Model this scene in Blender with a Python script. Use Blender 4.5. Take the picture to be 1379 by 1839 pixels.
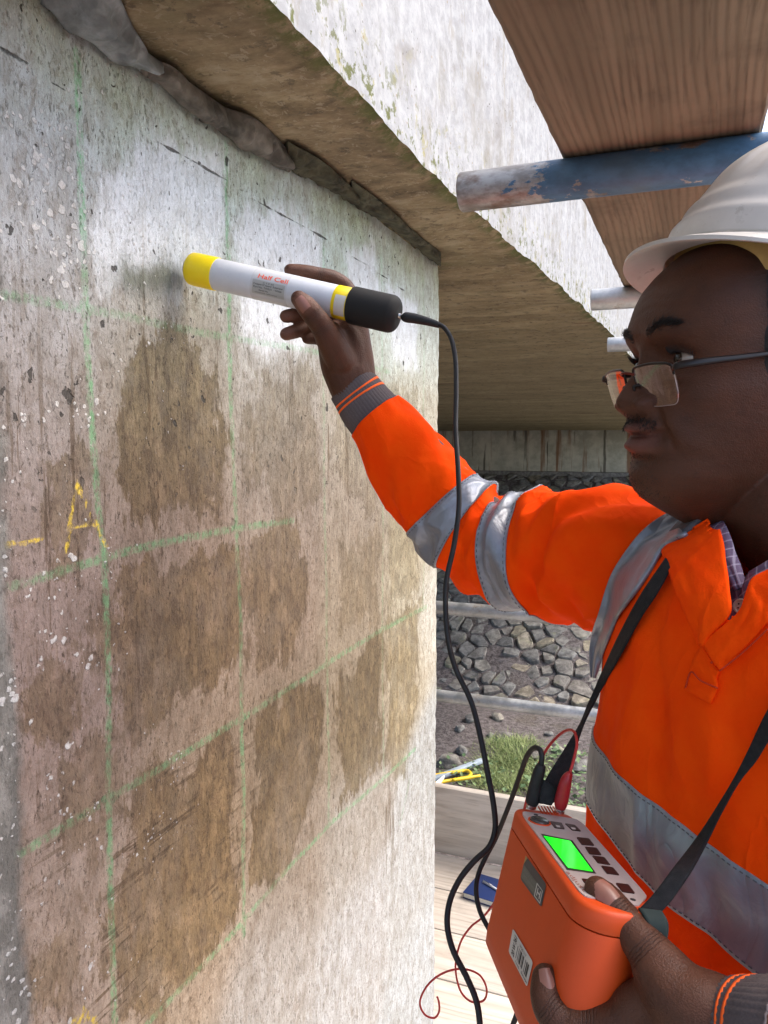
import bpy, bmesh, math, random
import numpy as np
from mathutils import Vector, Matrix
from mathutils.bvhtree import BVHTree

R_ = math.radians
rng = np.random.default_rng(7)
random.seed(7)
for o in list(bpy.data.objects):
    bpy.data.objects.remove(o)
sc = bpy.context.scene
col = sc.collection

# ------------------------------------------------------------------ camera, sky, sun, exposure
YAW, PITCH, FPX, CX, CY = R_(21.8), R_(5.2), 1400.0, 689.5, 919.5
CAM = np.array([0.61, 0.0, 1.6])
AR = np.array([math.cos(YAW), math.sin(YAW), 0.0])      # to the right of the camera
AF = np.array([-math.sin(YAW), math.cos(YAW), 0.0])     # ahead of the camera, level
AU = np.array([0.0, 0.0, 1.0])
cd = bpy.data.cameras.new('camera')
cam = bpy.data.objects.new('camera', cd)
col.objects.link(cam)
cam.location = CAM
cam.rotation_euler = (R_(90) - PITCH, 0, YAW)
cd.sensor_fit = 'VERTICAL'
cd.sensor_height = 24
cd.lens = 24 * FPX / 1839
cd.clip_start = 0.02
cd.clip_end = 600
sc.camera = cam

SUN_EL, SUN_AZ = 52, 62        # azimuth clockwise from +Y
w = bpy.data.worlds.new('World')
sc.world = w
w.use_nodes = True
wn = w.node_tree
for n in list(wn.nodes):
    wn.nodes.remove(n)
sky = wn.nodes.new('ShaderNodeTexSky')
sky.sky_type = 'NISHITA'
sky.sun_disc = False
sky.sun_elevation = R_(SUN_EL)
sky.sun_rotation = R_(SUN_AZ)
sky.air_density = 1.0
sky.dust_density = 4.0
sky.ozone_density = 1.0
bg = wn.nodes.new('ShaderNodeBackground')
bg.inputs[1].default_value = 0.15
wo = wn.nodes.new('ShaderNodeOutputWorld')
wn.links.new(sky.outputs[0], bg.inputs[0])
wn.links.new(bg.outputs[0], wo.inputs[0])
sd = bpy.data.lights.new('sun', 'SUN')
sd.energy = 0.5
sd.angle = R_(30)
sd.color = (1.0, 0.95, 0.88)
sun = bpy.data.objects.new('sun', sd)
col.objects.link(sun)
sdir = Vector((math.sin(R_(SUN_AZ)) * math.cos(R_(SUN_EL)), math.cos(R_(SUN_AZ)) * math.cos(R_(SUN_EL)), math.sin(R_(SUN_EL))))
sun.rotation_euler = sdir.to_track_quat('Z', 'Y').to_euler()
sun.location = (6, 4, 8)
sc.view_settings.view_transform = 'Standard'
sc.view_settings.look = 'None'
sc.view_settings.gamma = 1
sc.view_settings.use_curve_mapping = False
sc.view_settings.exposure = 1.82
sc.cycles.max_bounces = 8
sc.cycles.diffuse_bounces = 5
sc.cycles.use_denoising = True

# ------------------------------------------------------------------ where a pixel of the photograph lies at a given distance
def ray(px, py):
    r = (px - CX) / FPX
    u = (CY - py) / FPX
    return r, math.cos(PITCH) + u * math.sin(PITCH), u * math.cos(PITCH) - math.sin(PITCH)
def cp(right, fwd, up):
    return CAM + AR * right + AF * fwd + AU * up
def P(px, py, fwd):
    r, f, z = ray(px, py)
    s = fwd / f
    return cp(r * s, fwd, z * s)
def rdir(px, py):
    r, f, z = ray(px, py)
    return AR * r + AF * f + AU * z
def onx(px, py, x=0.0):
    d = rdir(px, py)
    return CAM + d * ((x - CAM[0]) / d[0])
def onz(px, py, z):
    d = rdir(px, py)
    return CAM + d * ((z - CAM[2]) / d[2])
def ony(px, py, y):
    d = rdir(px, py)
    return CAM + d * ((y - CAM[1]) / d[1])
def M(px, fwd):                 # metres for a pixel count at a distance
    return px * fwd / FPX

# ------------------------------------------------------------------ noise in numpy
def _hash(ix, iy, iz, seed):
    h = (ix * 374761393 + iy * 668265263 + iz * 2147483647 + seed * 974634533) & 0xffffffff
    h = ((h ^ (h >> 13)) * 1274126177) & 0xffffffff
    return ((h ^ (h >> 16)) & 0xffff) / 65535.0
def vn(X, seed=0):
    X = np.asarray(X, float)
    i = np.floor(X).astype(np.int64)
    f = X - i
    f = f * f * f * (f * (f * 6 - 15) + 10)
    out = 0
    for a in (0, 1):
        for b in (0, 1):
            for c in (0, 1):
                wgt = (f[..., 0] if a else 1 - f[..., 0]) * (f[..., 1] if b else 1 - f[..., 1]) * (f[..., 2] if c else 1 - f[..., 2])
                out = out + wgt * _hash(i[..., 0] + a, i[..., 1] + b, i[..., 2] + c, seed)
    return out * 2 - 1
def fbm(X, seed=0, o=3):
    X = np.asarray(X, float)
    t, a = 0, 1.0
    for k in range(o):
        t = t + a * vn(X * 2 ** k, seed + k * 17)
        a *= .5
    return t
def sm(x, a, b):
    t = np.clip((x - a) / (b - a), 0, 1)
    return t * t * (3 - 2 * t)

# ------------------------------------------------------------------ object helpers
ROOT = {}
def empty(name, loc, label, cat, group=None):
    o = bpy.data.objects.new(name, None)
    o.empty_display_size = 0.05
    col.objects.link(o)
    o.location = [float(v) for v in loc]
    ROOT[o] = np.array(loc, float)
    o['label'] = label
    o['category'] = cat
    if group:
        o['group'] = group
    return o
def tag(o, label=None, cat=None, group=None, kind=None):
    for k, v in (('label', label), ('category', cat), ('group', group), ('kind', kind)):
        if v:
            o[k] = v
    return o
def base_of(p):
    t = p
    while t.parent is not None:
        t = t.parent
    return ROOT.get(t, np.zeros(3))
def me_from(name, V, F, mat, smooth=True, off=None):
    V = np.asarray(V, float)
    if off is not None:
        V = V - off
    me = bpy.data.meshes.new(name)
    me.from_pydata(V.tolist(), [], [tuple(int(i) for i in f) for f in F])
    me.update()
    if mat is not None:
        me.materials.append(mat)
    if smooth:
        me.polygons.foreach_set('use_smooth', [True] * len(me.polygons))
    return me
def obj(name, V, F, mat, parent=None, smooth=True, sharp=None, fixn=True):
    if parent is None:
        V = np.asarray(V, float)
        b = np.array([V[:, 0].mean(), V[:, 1].mean(), V[:, 2].min()])
    else:
        b = base_of(parent)
    me = me_from(name, V, F, mat, smooth, b)
    if fixn:
        bm = bmesh.new()
        bm.from_mesh(me)
        bmesh.ops.recalc_face_normals(bm, faces=bm.faces)
        bm.to_mesh(me)
        bm.free()
    if sharp:
        me.set_sharp_from_angle(angle=R_(sharp))
    o = bpy.data.objects.new(name, me)
    col.objects.link(o)
    if parent is None:
        o.location = b
        ROOT[o] = b
    else:
        o.parent = parent
    return o
class MB:
    def __init__(s):
        s.V, s.F = [], []
    def add(s, V, F):
        n = len(s.V)
        s.V += [list(map(float, v)) for v in V]
        s.F += [tuple(int(i) + n for i in f) for f in F]
        return s
    def obj(s, name, mat, parent=None, **k):
        return obj(name, np.array(s.V), s.F, mat, parent, **k)

def loft(rings, caps=True, closed=True):
    rings = np.asarray(rings, float)
    n, m = rings.shape[:2]
    V = rings.reshape(-1, 3)
    F = []
    mm = m if closed else m - 1
    for i in range(n - 1):
        for j in range(mm):
            k = (j + 1) % m
            F.append((i * m + j, i * m + k, (i + 1) * m + k, (i + 1) * m + j))
    if caps and closed:
        F.append(tuple(range(m - 1, -1, -1)))
        F.append(tuple(range((n - 1) * m, n * m)))
    return V, F
def crom(pts, n):
    pts = np.asarray(pts, float)
    k = len(pts)
    if k == 2:
        t = np.linspace(0, 1, n)[:, None]
        return pts[0] * (1 - t) + pts[1] * t
    d = np.r_[0, np.cumsum(np.maximum(np.linalg.norm(np.diff(pts[:, :3], axis=0), axis=1), 1e-6) ** .5)]
    e = np.vstack([2 * pts[0] - pts[1], pts, 2 * pts[-1] - pts[-2]])
    dk = np.r_[-d[1], d, 2 * d[-1] - d[-2]]
    out = []
    for t in np.linspace(0, d[-1], n):
        i = min(max(np.searchsorted(dk, t, side='right') - 1, 1), k - 1)
        p0, p1, p2, p3 = e[i - 1], e[i], e[i + 1], e[i + 2]
        t0, t1, t2, t3 = dk[i - 1], dk[i], dk[i + 1], dk[i + 2]
        a1 = p0 * (t1 - t) / (t1 - t0) + p1 * (t - t0) / (t1 - t0)
        a2 = p1 * (t2 - t) / (t2 - t1) + p2 * (t - t1) / (t2 - t1)
        a3 = p2 * (t3 - t) / (t3 - t2) + p3 * (t - t2) / (t3 - t2)
        b1 = a1 * (t2 - t) / (t2 - t0) + a2 * (t - t0) / (t2 - t0)
        b2 = a2 * (t3 - t) / (t3 - t1) + a3 * (t - t1) / (t3 - t1)
        out.append(b1 * (t2 - t) / (t2 - t1) + b2 * (t - t1) / (t2 - t1))
    return np.array(out)
def frames(C, up=None):
    C = np.asarray(C, float)
    T = np.gradient(C, axis=0)
    T /= np.linalg.norm(T, axis=1)[:, None] + 1e-12
    u = np.array(up if up is not None else (0.31, 0.17, 0.93), float)
    N = []
    for t in T:
        u = u - t * (u @ t)
        if np.linalg.norm(u) < 1e-6:
            u = np.cross(t, (1, 0.2, 0.1))
        u = u / np.linalg.norm(u)
        N.append(u)
    N = np.array(N)
    return T, N, np.cross(T, N)
def tube(pts, rad, seg=12, n=None, round_end=False, up=None, flat=None):
    """a round, tapering tube along a smooth path; rad = one radius or one per path point"""
    pts = np.asarray(pts, float)
    rad = np.full(len(pts), rad, float) if np.isscalar(rad) else np.asarray(rad, float)
    n = n or max(2, (len(pts) - 1) * 6)
    if len(pts) == 2 and n == 6:
        n = 2
    C = crom(np.c_[pts, rad], n)
    r = C[:, 3]
    C = C[:, :3]
    if round_end:
        for e in (0, 1):
            d = (C[0] - C[1]) if e == 0 else (C[-1] - C[-2])
            d = d / np.linalg.norm(d)
            rr = r[0] if e == 0 else r[-1]
            ks = [(.5, .866), (.866, .5), (.985, .17)]
            ex = np.array([(C[0] if e == 0 else C[-1]) + d * rr * a for a, b in ks])
            er = np.array([rr * b for a, b in ks])
            if e == 0:
                C = np.vstack([ex[::-1], C]); r = np.r_[er[::-1], r]
            else:
                C = np.vstack([C, ex]); r = np.r_[r, er]
    T, N, B = frames(C, up)
    th = np.linspace(0, 2 * np.pi, seg, endpoint=False)
    fl = 1.0 if flat is None else flat
    rings = C[:, None] + r[:, None, None] * (np.cos(th)[None, :, None] * N[:, None] + fl * np.sin(th)[None, :, None] * B[:, None])
    return loft(rings)
def frame_box(O, A, B, C):
    """box from a corner and three edge vectors"""
    O, A, B, C = map(np.asarray, (O, A, B, C))
    V = [O, O + A, O + A + B, O + B, O + C, O + A + C, O + A + B + C, O + B + C]
    return V, [(0, 3, 2, 1), (4, 5, 6, 7), (0, 1, 5, 4), (1, 2, 6, 5), (2, 3, 7, 6), (3, 0, 4, 7)]
def bev_box(name, O, A, B, C, w, mat, parent=None, seg=2):
    V, F = frame_box(O, A, B, C)
    o = obj(name, V, F, mat, parent, smooth=True)
    bm = bmesh.new()
    bm.from_mesh(o.data)
    bmesh.ops.recalc_face_normals(bm, faces=bm.faces)
    bmesh.ops.bevel(bm, geom=bm.edges[:], offset=w, segments=seg, affect='EDGES', profile=.5)
    for f in bm.faces:
        f.smooth = True
    bm.to_mesh(o.data)
    bm.free()
    o.data.set_sharp_from_angle(angle=R_(40))
    return o
def prism(poly, d):
    """closed outline (n,3) pushed along the vector d"""
    poly = np.asarray(poly, float)
    n = len(poly)
    V = np.vstack([poly, poly + np.asarray(d)])
    F = [tuple(range(n - 1, -1, -1)), tuple(range(n, 2 * n))]
    F += [(i, (i + 1) % n, n + (i + 1) % n, n + i) for i in range(n)]
    return V, F

# ------------------------------------------------------------------ material helpers
class Mat:
    def __init__(s, name, **k):
        s.m = bpy.data.materials.new(name)
        s.m.use_nodes = True
        s.nt = s.m.node_tree
        s.b = s.nt.nodes['Principled BSDF']
        s.out = s.nt.nodes['Material Output']
        s.set(**k)
    def _in(s, sock, v):
        if isinstance(v, bpy.types.NodeSocket):
            s.nt.links.new(v, sock)
        elif v is not None:
            if hasattr(sock, 'default_value') and hasattr(sock.default_value, '__len__') and not hasattr(v, '__len__'):
                v = (v,) * len(sock.default_value)
            if hasattr(v, '__len__') and sock.type == 'RGBA' and len(v) == 3:
                v = tuple(v) + (1,)
            sock.default_value = v
    def set(s, color=None, rough=None, metal=None, normal=None, spec=None, **k):
        for nm, v in (('Base Color', color), ('Roughness', rough), ('Metallic', metal), ('Normal', normal), ('Specular IOR Level', spec)):
            s._in(s.b.inputs[nm], v)
        for nm, v in k.items():
            s._in(s.b.inputs[nm.replace('_', ' ')], v)
        return s
    def n(s, typ, ins=(), out=0, **props):
        nd = s.nt.nodes.new('ShaderNode' + typ)
        for kk, v in props.items():
            setattr(nd, kk, v)
        for kk, v in (ins.items() if isinstance(ins, dict) else enumerate(ins)):
            if v is not None:
                s._in(nd.inputs[kk], v)
        return nd.outputs[out]
    def co(s, sx=1, sy=1, sz=1, rot=(0, 0, 0)):
        c = s.n('TexCoord', out='Object')
        return s.n('Mapping', {'Vector': c, 'Scale': (sx, sy, sz), 'Rotation': rot})
    def noise(s, vec, scale, detail=4, rough=.55, dist=0.0, out=0):
        return s.n('TexNoise', {'Vector': vec, 'Scale': scale, 'Detail': detail, 'Roughness': rough, 'Distortion': dist}, out=out)
    def vor(s, vec, scale, feature='F1', rand=1.0, out='Distance'):
        return s.n('TexVoronoi', {'Vector': vec, 'Scale': scale, 'Randomness': rand}, out=out, feature=feature)
    def math(s, op, a, b=None, c=None, clamp=False):
        return s.n('Math', (a, b, c), operation=op, use_clamp=clamp)
    def step(s, x, a, b, lo=0.0, hi=1.0):
        return s.n('MapRange', {'Value': x, 'From Min': a, 'From Max': b, 'To Min': lo, 'To Max': hi}, interpolation_type='SMOOTHSTEP')
    def lin(s, x, a, b, lo=0.0, hi=1.0):
        return s.n('MapRange', {'Value': x, 'From Min': a, 'From Max': b, 'To Min': lo, 'To Max': hi})
    def mix(s, f, a, b, blend='MIX'):
        nd = s.nt.nodes.new('ShaderNodeMix')
        nd.data_type = 'RGBA'
        nd.blend_type = blend
        s._in(nd.inputs[0], f)
        s._in(nd.inputs[6], a)
        s._in(nd.inputs[7], b)
        return nd.outputs[2]
    def ramp(s, f, stops):
        nd = s.nt.nodes.new('ShaderNodeValToRGB')
        e = nd.color_ramp.elements
        while len(e) < len(stops):
            e.new(.5)
        for q, (p, c) in zip(e, stops):
            q.position = p
            q.color = tuple(c) + (1,) if len(c) == 3 else c
        s._in(nd.inputs[0], f)
        return nd.outputs[0]
    def attr(s, name, out='Fac'):
        return s.n('Attribute', out=out, attribute_name=name)
    def bump(s, h, strength=.5, dist=.01, prev=None):
        return s.n('Bump', {'Strength': strength, 'Distance': dist, 'Height': h, 'Normal': prev})
    def rnd(s):
        return s.n('ObjectInfo', out='Random')
def lin(c):
    c = np.asarray(c, float) / 255
    return np.where(c <= .04045, c / 12.92, ((c + .055) / 1.055) ** 2.4)
def plain(name, c, rough=.5, var=.15, scale=40, metal=0.0, bump=.1, spec=None):
    m = Mat(name)
    v = m.co()
    n1 = m.noise(v, scale, 5)
    c = tuple(c)
    m.set(color=m.mix(m.step(n1, .3, .7), tuple(x * (1 - var) for x in c), tuple(min(1, x * (1 + var)) for x in c)),
          rough=m.lin(m.noise(v, scale * .6, 3), .3, .7, max(0, rough - .08), rough + .08), metal=metal, spec=spec,
          normal=m.bump(m.noise(v, scale * 6, 3), bump, .002) if bump else None)
    return m.m
# ================================================================== materials of the place
def m_wall():
    m = Mat('weathered_concrete')
    v = m.co()
    tint = m.attr('tint', 'Color')
    mul = lambda c, k: m.mix(1.0, c, k, 'MULTIPLY')
    sub5 = lambda n, k: m.math('MULTIPLY', m.math('SUBTRACT', n, .5), k)
    vz = lambda z, r=0: m.n('Mapping', {'Vector': v, 'Scale': (1, 1, z), 'Rotation': (R_(r), 0, 0)})
    n_big = m.noise(v, 7, 7, .68)
    n_mid = m.noise(vz(.6), 30, 8, .74)
    n_fine = m.noise(v, 190, 5, .7)
    streak = m.noise(vz(.22), 48, 8, .74)
    streak2 = m.noise(vz(.08, 3), 110, 6, .7)
    mot = m.noise(vz(.62), 50, 9, .78, .5)
    mot2 = m.noise(vz(.65), 120, 7, .76, .3)
    base = m.mix(m.step(n_mid, .40, .62), mul(tint, (.84, .815, .785)), mul(tint, (1.08, 1.08, 1.09)))
    base = m.mix(m.step(streak, .50, .66, 0, .38), base, mul(base, (.70, .62, .53)))
    base = m.mix(m.step(mot, .525, .565, 0, .55), base, mul(base, (.70, .635, .56)))
    base = m.mix(m.step(mot, .445, .405, 0, .5), base, mul(base, (1.17, 1.17, 1.18)))
    base = m.mix(m.step(mot2, .55, .59, 0, .6), base, mul(base, (.62, .57, .52)))
    alg = m.math('MULTIPLY', m.attr('algae'), m.step(n_big, .40, .66))
    base = m.mix(m.math('MULTIPLY', alg, .8), base, mul(base, (.84, .89, .66)))
    # wash where the surface was wetted and rubbed: dark below, light above with bluish sheen painted in
    wob = m.math('ADD', m.math('ADD', sub5(n_big, .19), sub5(streak, .15)), sub5(n_mid, .08))
    pale = m.step(m.math('ADD', m.attr('pale'), m.math('MULTIPLY', wob, .7)), .020, -.022)
    base = m.mix(m.math('MULTIPLY', pale, .80), base, m.mix(m.step(mot, .42, .60), (.76, .81, .86), (.60, .635, .66)))
    n_low = m.noise(v, 3.4, 4, .6)
    sd = m.math('ADD', m.math('ADD', m.attr('stain'), wob), sub5(n_low, .17))
    st = m.step(sd, .006, -.006)
    rim = m.math('MULTIPLY', m.step(sd, -.022, -.003), st)
    dark = m.mix(m.step(streak, .36, .62), (.45, .375, .225), (.80, .715, .50))
    dark = m.mix(m.step(streak2, .52, .66, 0, .5), dark, (.40, .34, .25))
    dark = m.mix(m.step(mot, .50, .56, 0, .6), dark, (.48, .41, .30))
    dark = m.mix(m.step(n_mid, .53, .60, 0, .45), dark, (.96, .86, .68))
    dark = m.mix(m.step(n_big, .48, .62, 0, .7), dark, (.60, .575, .50))
    stc = m.mix(1.0, base, dark, 'MULTIPLY')
    stc = m.mix(m.math('MULTIPLY', rim, .40), stc, mul(base, (.44, .36, .25)))
    base = m.mix(m.math('MULTIPLY', m.math('MULTIPLY', st, m.attr('stainw')), m.step(m.math('ADD', n_low, sub5(streak, .5)), .28, .46, .55, 1.0)), base, stc)
    # runs below the damp patches
    dr = m.noise(vz(.07), 30, 6, .7)
    base = m.mix(m.math('MULTIPLY', m.step(dr, .57, .61, 0, .85), m.attr('drip')), base, mul(base, (.50, .42, .33)))
    # damp blot by the sponge tip, with the tube's soft shadow painted in
    wet_shade = m.step(m.math('ADD', m.attr('wet_shade'), m.math('MULTIPLY', wob, .5)), .02, -.025)
    base = m.mix(m.math('MULTIPLY', wet_shade, .95), base, mul(base, (.22, .23, .17)))
    # brushed scratches low on the left
    scr = m.noise(m.n('Mapping', {'Vector': v, 'Rotation': (R_(58), 0, 0), 'Scale': (1, .07, 1)}), 110, 4, .65)
    base = m.mix(m.math('MULTIPLY', m.math('MULTIPLY', m.step(scr, .55, .60), m.attr('scratch')), m.step(n_big, .46, .56)), base, mul(base, (.48, .42, .34)))
    # chalk grid and chalk letters
    cw = sub5(m.noise(v, 70, 5, .75), .010)
    chalkn = m.noise(vz(.55), 150, 6, .78)
    gm = m.step(m.math('ADD', m.attr('green'), cw), .0072, .0020)
    gk = m.math('MULTIPLY', m.math('MULTIPLY', gm, m.step(chalkn, .40, .58, .08, .95)), m.math('MULTIPLY', m.attr('greenw'), m.step(n_big, .30, .56, .45, 1.0)))
    base = m.mix(gk, base, m.mix(.5, mul(base, (.58, 1.0, .64)), (.16, .42, .20)))
    ym = m.step(m.math('ADD', m.attr('yellow'), m.math('MULTIPLY', cw, .7)), .0036, .0012)
    base = m.mix(m.math('MULTIPLY', ym, m.step(chalkn, .42, .55, .10, .9)), base, (.66, .47, .035))
    # grains of dark and light
    sp1 = m.noise(vz(.45), 240, 5, .78)
    spm = m.step(sp1, .575, .63)
    base = m.mix(m.math('MULTIPLY', spm, m.math('MULTIPLY', m.step(n_mid, .36, .60, .25, .9), m.math('MULTIPLY_ADD', pale, -.75, 1.0))), base, mul(base, (.36, .32, .27)))
    sp2 = m.noise(vz(.35), 300, 4, .75)
    base = m.mix(m.step(sp2, .595, .64, 0, .6), base, mul(base, (1.38, 1.37, 1.35)))
    # rough grey edge strip
    gs = m.attr('strip')
    gcol = m.mix(m.step(n_mid, .40, .60), (.13, .125, .112), (.25, .24, .22))
    base = m.mix(gs, base, gcol)
    # pale lichen flecks, denser to the left
    vj = m.n('VectorMath', {0: v, 1: m.n('VectorMath', {0: m.n('TexNoise', {'Vector': v, 'Scale': 160, 'Detail': 3}, out='Color'), 'Scale': .007}, operation='SCALE')}, operation='ADD')
    fm = None
    for scale_, keep, rad in ((75, .48, .34), (150, .45, .40)):
        f1 = m.vor(vj, scale_)
        fc = m.n('SeparateColor', [m.n('TexVoronoi', {'Vector': vj, 'Scale': scale_}, out='Color')])
        r_ = m.math('MULTIPLY', m.step(fc, keep, 1.0), m.math('MULTIPLY', m.attr('fleck'), m.step(m.noise(v, 12, 4, .6), .40, .60, .25, 1.0)))
        q = m.step(m.math('SUBTRACT', f1, m.math('MULTIPLY', r_, rad)), .03, -.07)
        fm = q if fm is None else m.math('MAXIMUM', fm, q)
    base = m.mix(m.math('MULTIPLY', fm, m.step(n_fine, .35, .6, .45, .9)), base, (.60, .595, .585))
    # blow holes and cracks
    vk = m.n('VectorMath', {0: v, 1: m.n('VectorMath', {0: m.n('TexNoise', {'Vector': v, 'Scale': 85, 'Detail': 4}, out='Color'), 'Scale': .020}, operation='SCALE')}, operation='ADD')
    holes = None
    for scale_, keep, rad in ((26, .62, .17), (48, .66, .20), (95, .72, .22)):
        vv = m.n('Mapping', {'Vector': vk, 'Scale': (1, 1, .70)})
        hv = m.vor(vv, scale_)
        hc = m.n('SeparateColor', [m.n('TexVoronoi', {'Vector': vv, 'Scale': scale_}, out='Color')], out=1)
        q = m.step(m.math('SUBTRACT', hv, m.math('MULTIPLY', m.step(hc, keep, 1.0), rad)), .010, -.03)
        holes = q if holes is None else m.math('MAXIMUM', holes, q)
    holes = m.math('MULTIPLY', holes, m.attr('pits'))
    ck = m.step(m.math('ADD', m.attr('crack'), m.math('ADD', sub5(n_mid, .007), sub5(n_big, .012))), .0017, .0003)
    ck = m.math('MULTIPLY', ck, m.step(m.noise(v, 10, 3), .38, .50))
    dk = m.math('MAXIMUM', holes, ck)
    base = m.mix(m.math('MULTIPLY', dk, .88), base, (.030, .026, .022))
    h = m.math('ADD', m.math('MULTIPLY', n_mid, .45), m.math('MULTIPLY', n_fine, .30))
    h = m.math('ADD', h, m.math('MULTIPLY', mot, .45))
    h = m.math('ADD', h, m.math('MULTIPLY', mot2, .35))
    h = m.math('ADD', h, m.math('MULTIPLY', streak, .25))
    h = m.math('SUBTRACT', h, m.math('MULTIPLY', dk, 1.6))
    h = m.math('ADD', h, m.math('MULTIPLY', fm, .3))
    h = m.math('ADD', h, m.math('MULTIPLY', m.math('SUBTRACT', sp2, spm), .30))
    rough = m.lin(n_mid, .3, .7, .60, .88)
    rough = m.math('SUBTRACT', rough, m.math('MULTIPLY', st, .14))
    rough = m.math('SUBTRACT', rough, m.math('MULTIPLY', m.math('MAXIMUM', pale, wet_shade), .30))
    m.set(color=base, rough=rough, normal=m.bump(h, .8, .006), spec=.42)
    return m.m

def m_soffit():
    m = Mat('shuttered_concrete')
    v = m.co()
    vs = m.n('Mapping', {'Vector': v, 'Scale': (.30, 1, 1)})
    n1 = m.noise(v, 4, 7, .7)
    n2 = m.noise(m.n('Mapping', {'Vector': v, 'Scale': (.55, 1, 1)}), 9, 8, .74)
    n3 = m.noise(vs, 38, 5, .65)
    n4 = m.noise(v, 60, 5, .7, .8)
    c = m.ramp(n2, [(.32, (.065, .048, .030)), (.45, (.18, .137, .082)), (.56, (.28, .222, .135)), (.70, (.40, .345, .24))])
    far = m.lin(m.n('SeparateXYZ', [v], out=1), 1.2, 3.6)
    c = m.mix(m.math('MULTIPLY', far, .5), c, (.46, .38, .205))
    c = m.mix(m.step(n1, .52, .66, 0, .55), c, (.21, .185, .10))
    c = m.mix(m.step(n3, .60, .68, 0, .45), c, (.10, .08, .055))
    c = m.mix(m.step(n4, .56, .61, 0, .5), c, (.38, .33, .24))
    c = m.mix(m.step(m.noise(v, 28, 7, .76), .56, .60, 0, .6), c, (.09, .072, .05))
    rs = m.step(m.noise(m.n('Mapping', {'Vector': v, 'Scale': (.35, 1, 1)}), 2.6, 5, .6), .62, .70, 0, .6)
    c = m.mix(rs, c, (.16, .085, .045))
    # each board of the shuttering left its own shade
    bd = m.n('TexWhiteNoise', [None, m.math('FLOOR', m.math('MULTIPLY', m.n('SeparateXYZ', [v], out=1), 6.5))], noise_dimensions='1D')
    c = m.mix(.5, c, m.mix(1.0, c, m.mix(bd, (.72, .70, .68), (1.2, 1.2, 1.2)), 'MULTIPLY'))
    mo = m.math('MULTIPLY', m.attr('moss'), m.step(m.noise(v, 22, 5, .7), .40, .56))
    c = m.mix(mo, c, m.mix(n4, (.05, .065, .02), (.14, .15, .05)))
    h = m.math('ADD', m.math('MULTIPLY', n3, .5), m.math('MULTIPLY', n4, .35))
    h = m.math('ADD', h, m.math('MULTIPLY', bd, .25))
    m.set(color=c, rough=.9, normal=m.bump(h, .6, .01), spec=.3)
    return m.m
def m_fascia():
    m = Mat('lichened_concrete')
    v = m.co()
    n1 = m.noise(v, 9, 6, .65)
    n2 = m.noise(v, 45, 6, .7)
    n3 = m.noise(v, 160, 4, .65)
    c = m.mix(m.step(n2, .36, .62), (.27, .278, .29), (.35, .362, .375))
    c = m.mix(m.step(n1, .55, .70, 0, .5), c, (.20, .185, .172))
    c = m.mix(m.step(n3, .62, .70, 0, .35), c, (.17, .16, .145))
    li = m.step(m.noise(v, 26, 5, .75), .58, .66)
    c = m.mix(m.step(m.noise(v, 3.2, 6, .7), .50, .64, 0, .55), c, (.20, .19, .165))
    c = m.mix(m.step(m.noise(m.n('Mapping', {'Vector': v, 'Scale': (1, 1, .3)}), 16, 6, .7), .56, .62, 0, .4), c, (.22, .195, .15))
    near = m.attr('edge')
    c = m.mix(m.math('MULTIPLY', m.math('MULTIPLY', li, near), .8), c, (.27, .25, .09))
    c = m.mix(m.math('MULTIPLY', m.step(m.noise(v, 40, 5, .7), .54, .62), m.math('MULTIPLY', near, near)), c, (.10, .11, .035))
    c = m.mix(m.step(m.vor(v, 34), .10, .05, 0, .6), c, (.24, .15, .06))
    pit = m.step(m.vor(v, 70), .16, .06)
    c = m.mix(m.math('MULTIPLY', pit, m.step(n1, .5, .6)), c, (.07, .06, .05))
    m.set(color=c, rough=.92, normal=m.bump(m.math('SUBTRACT', m.math('ADD', n2, m.math('MULTIPLY', n3, .6)), pit), .22, .004), spec=.25)
    return m.m
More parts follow.
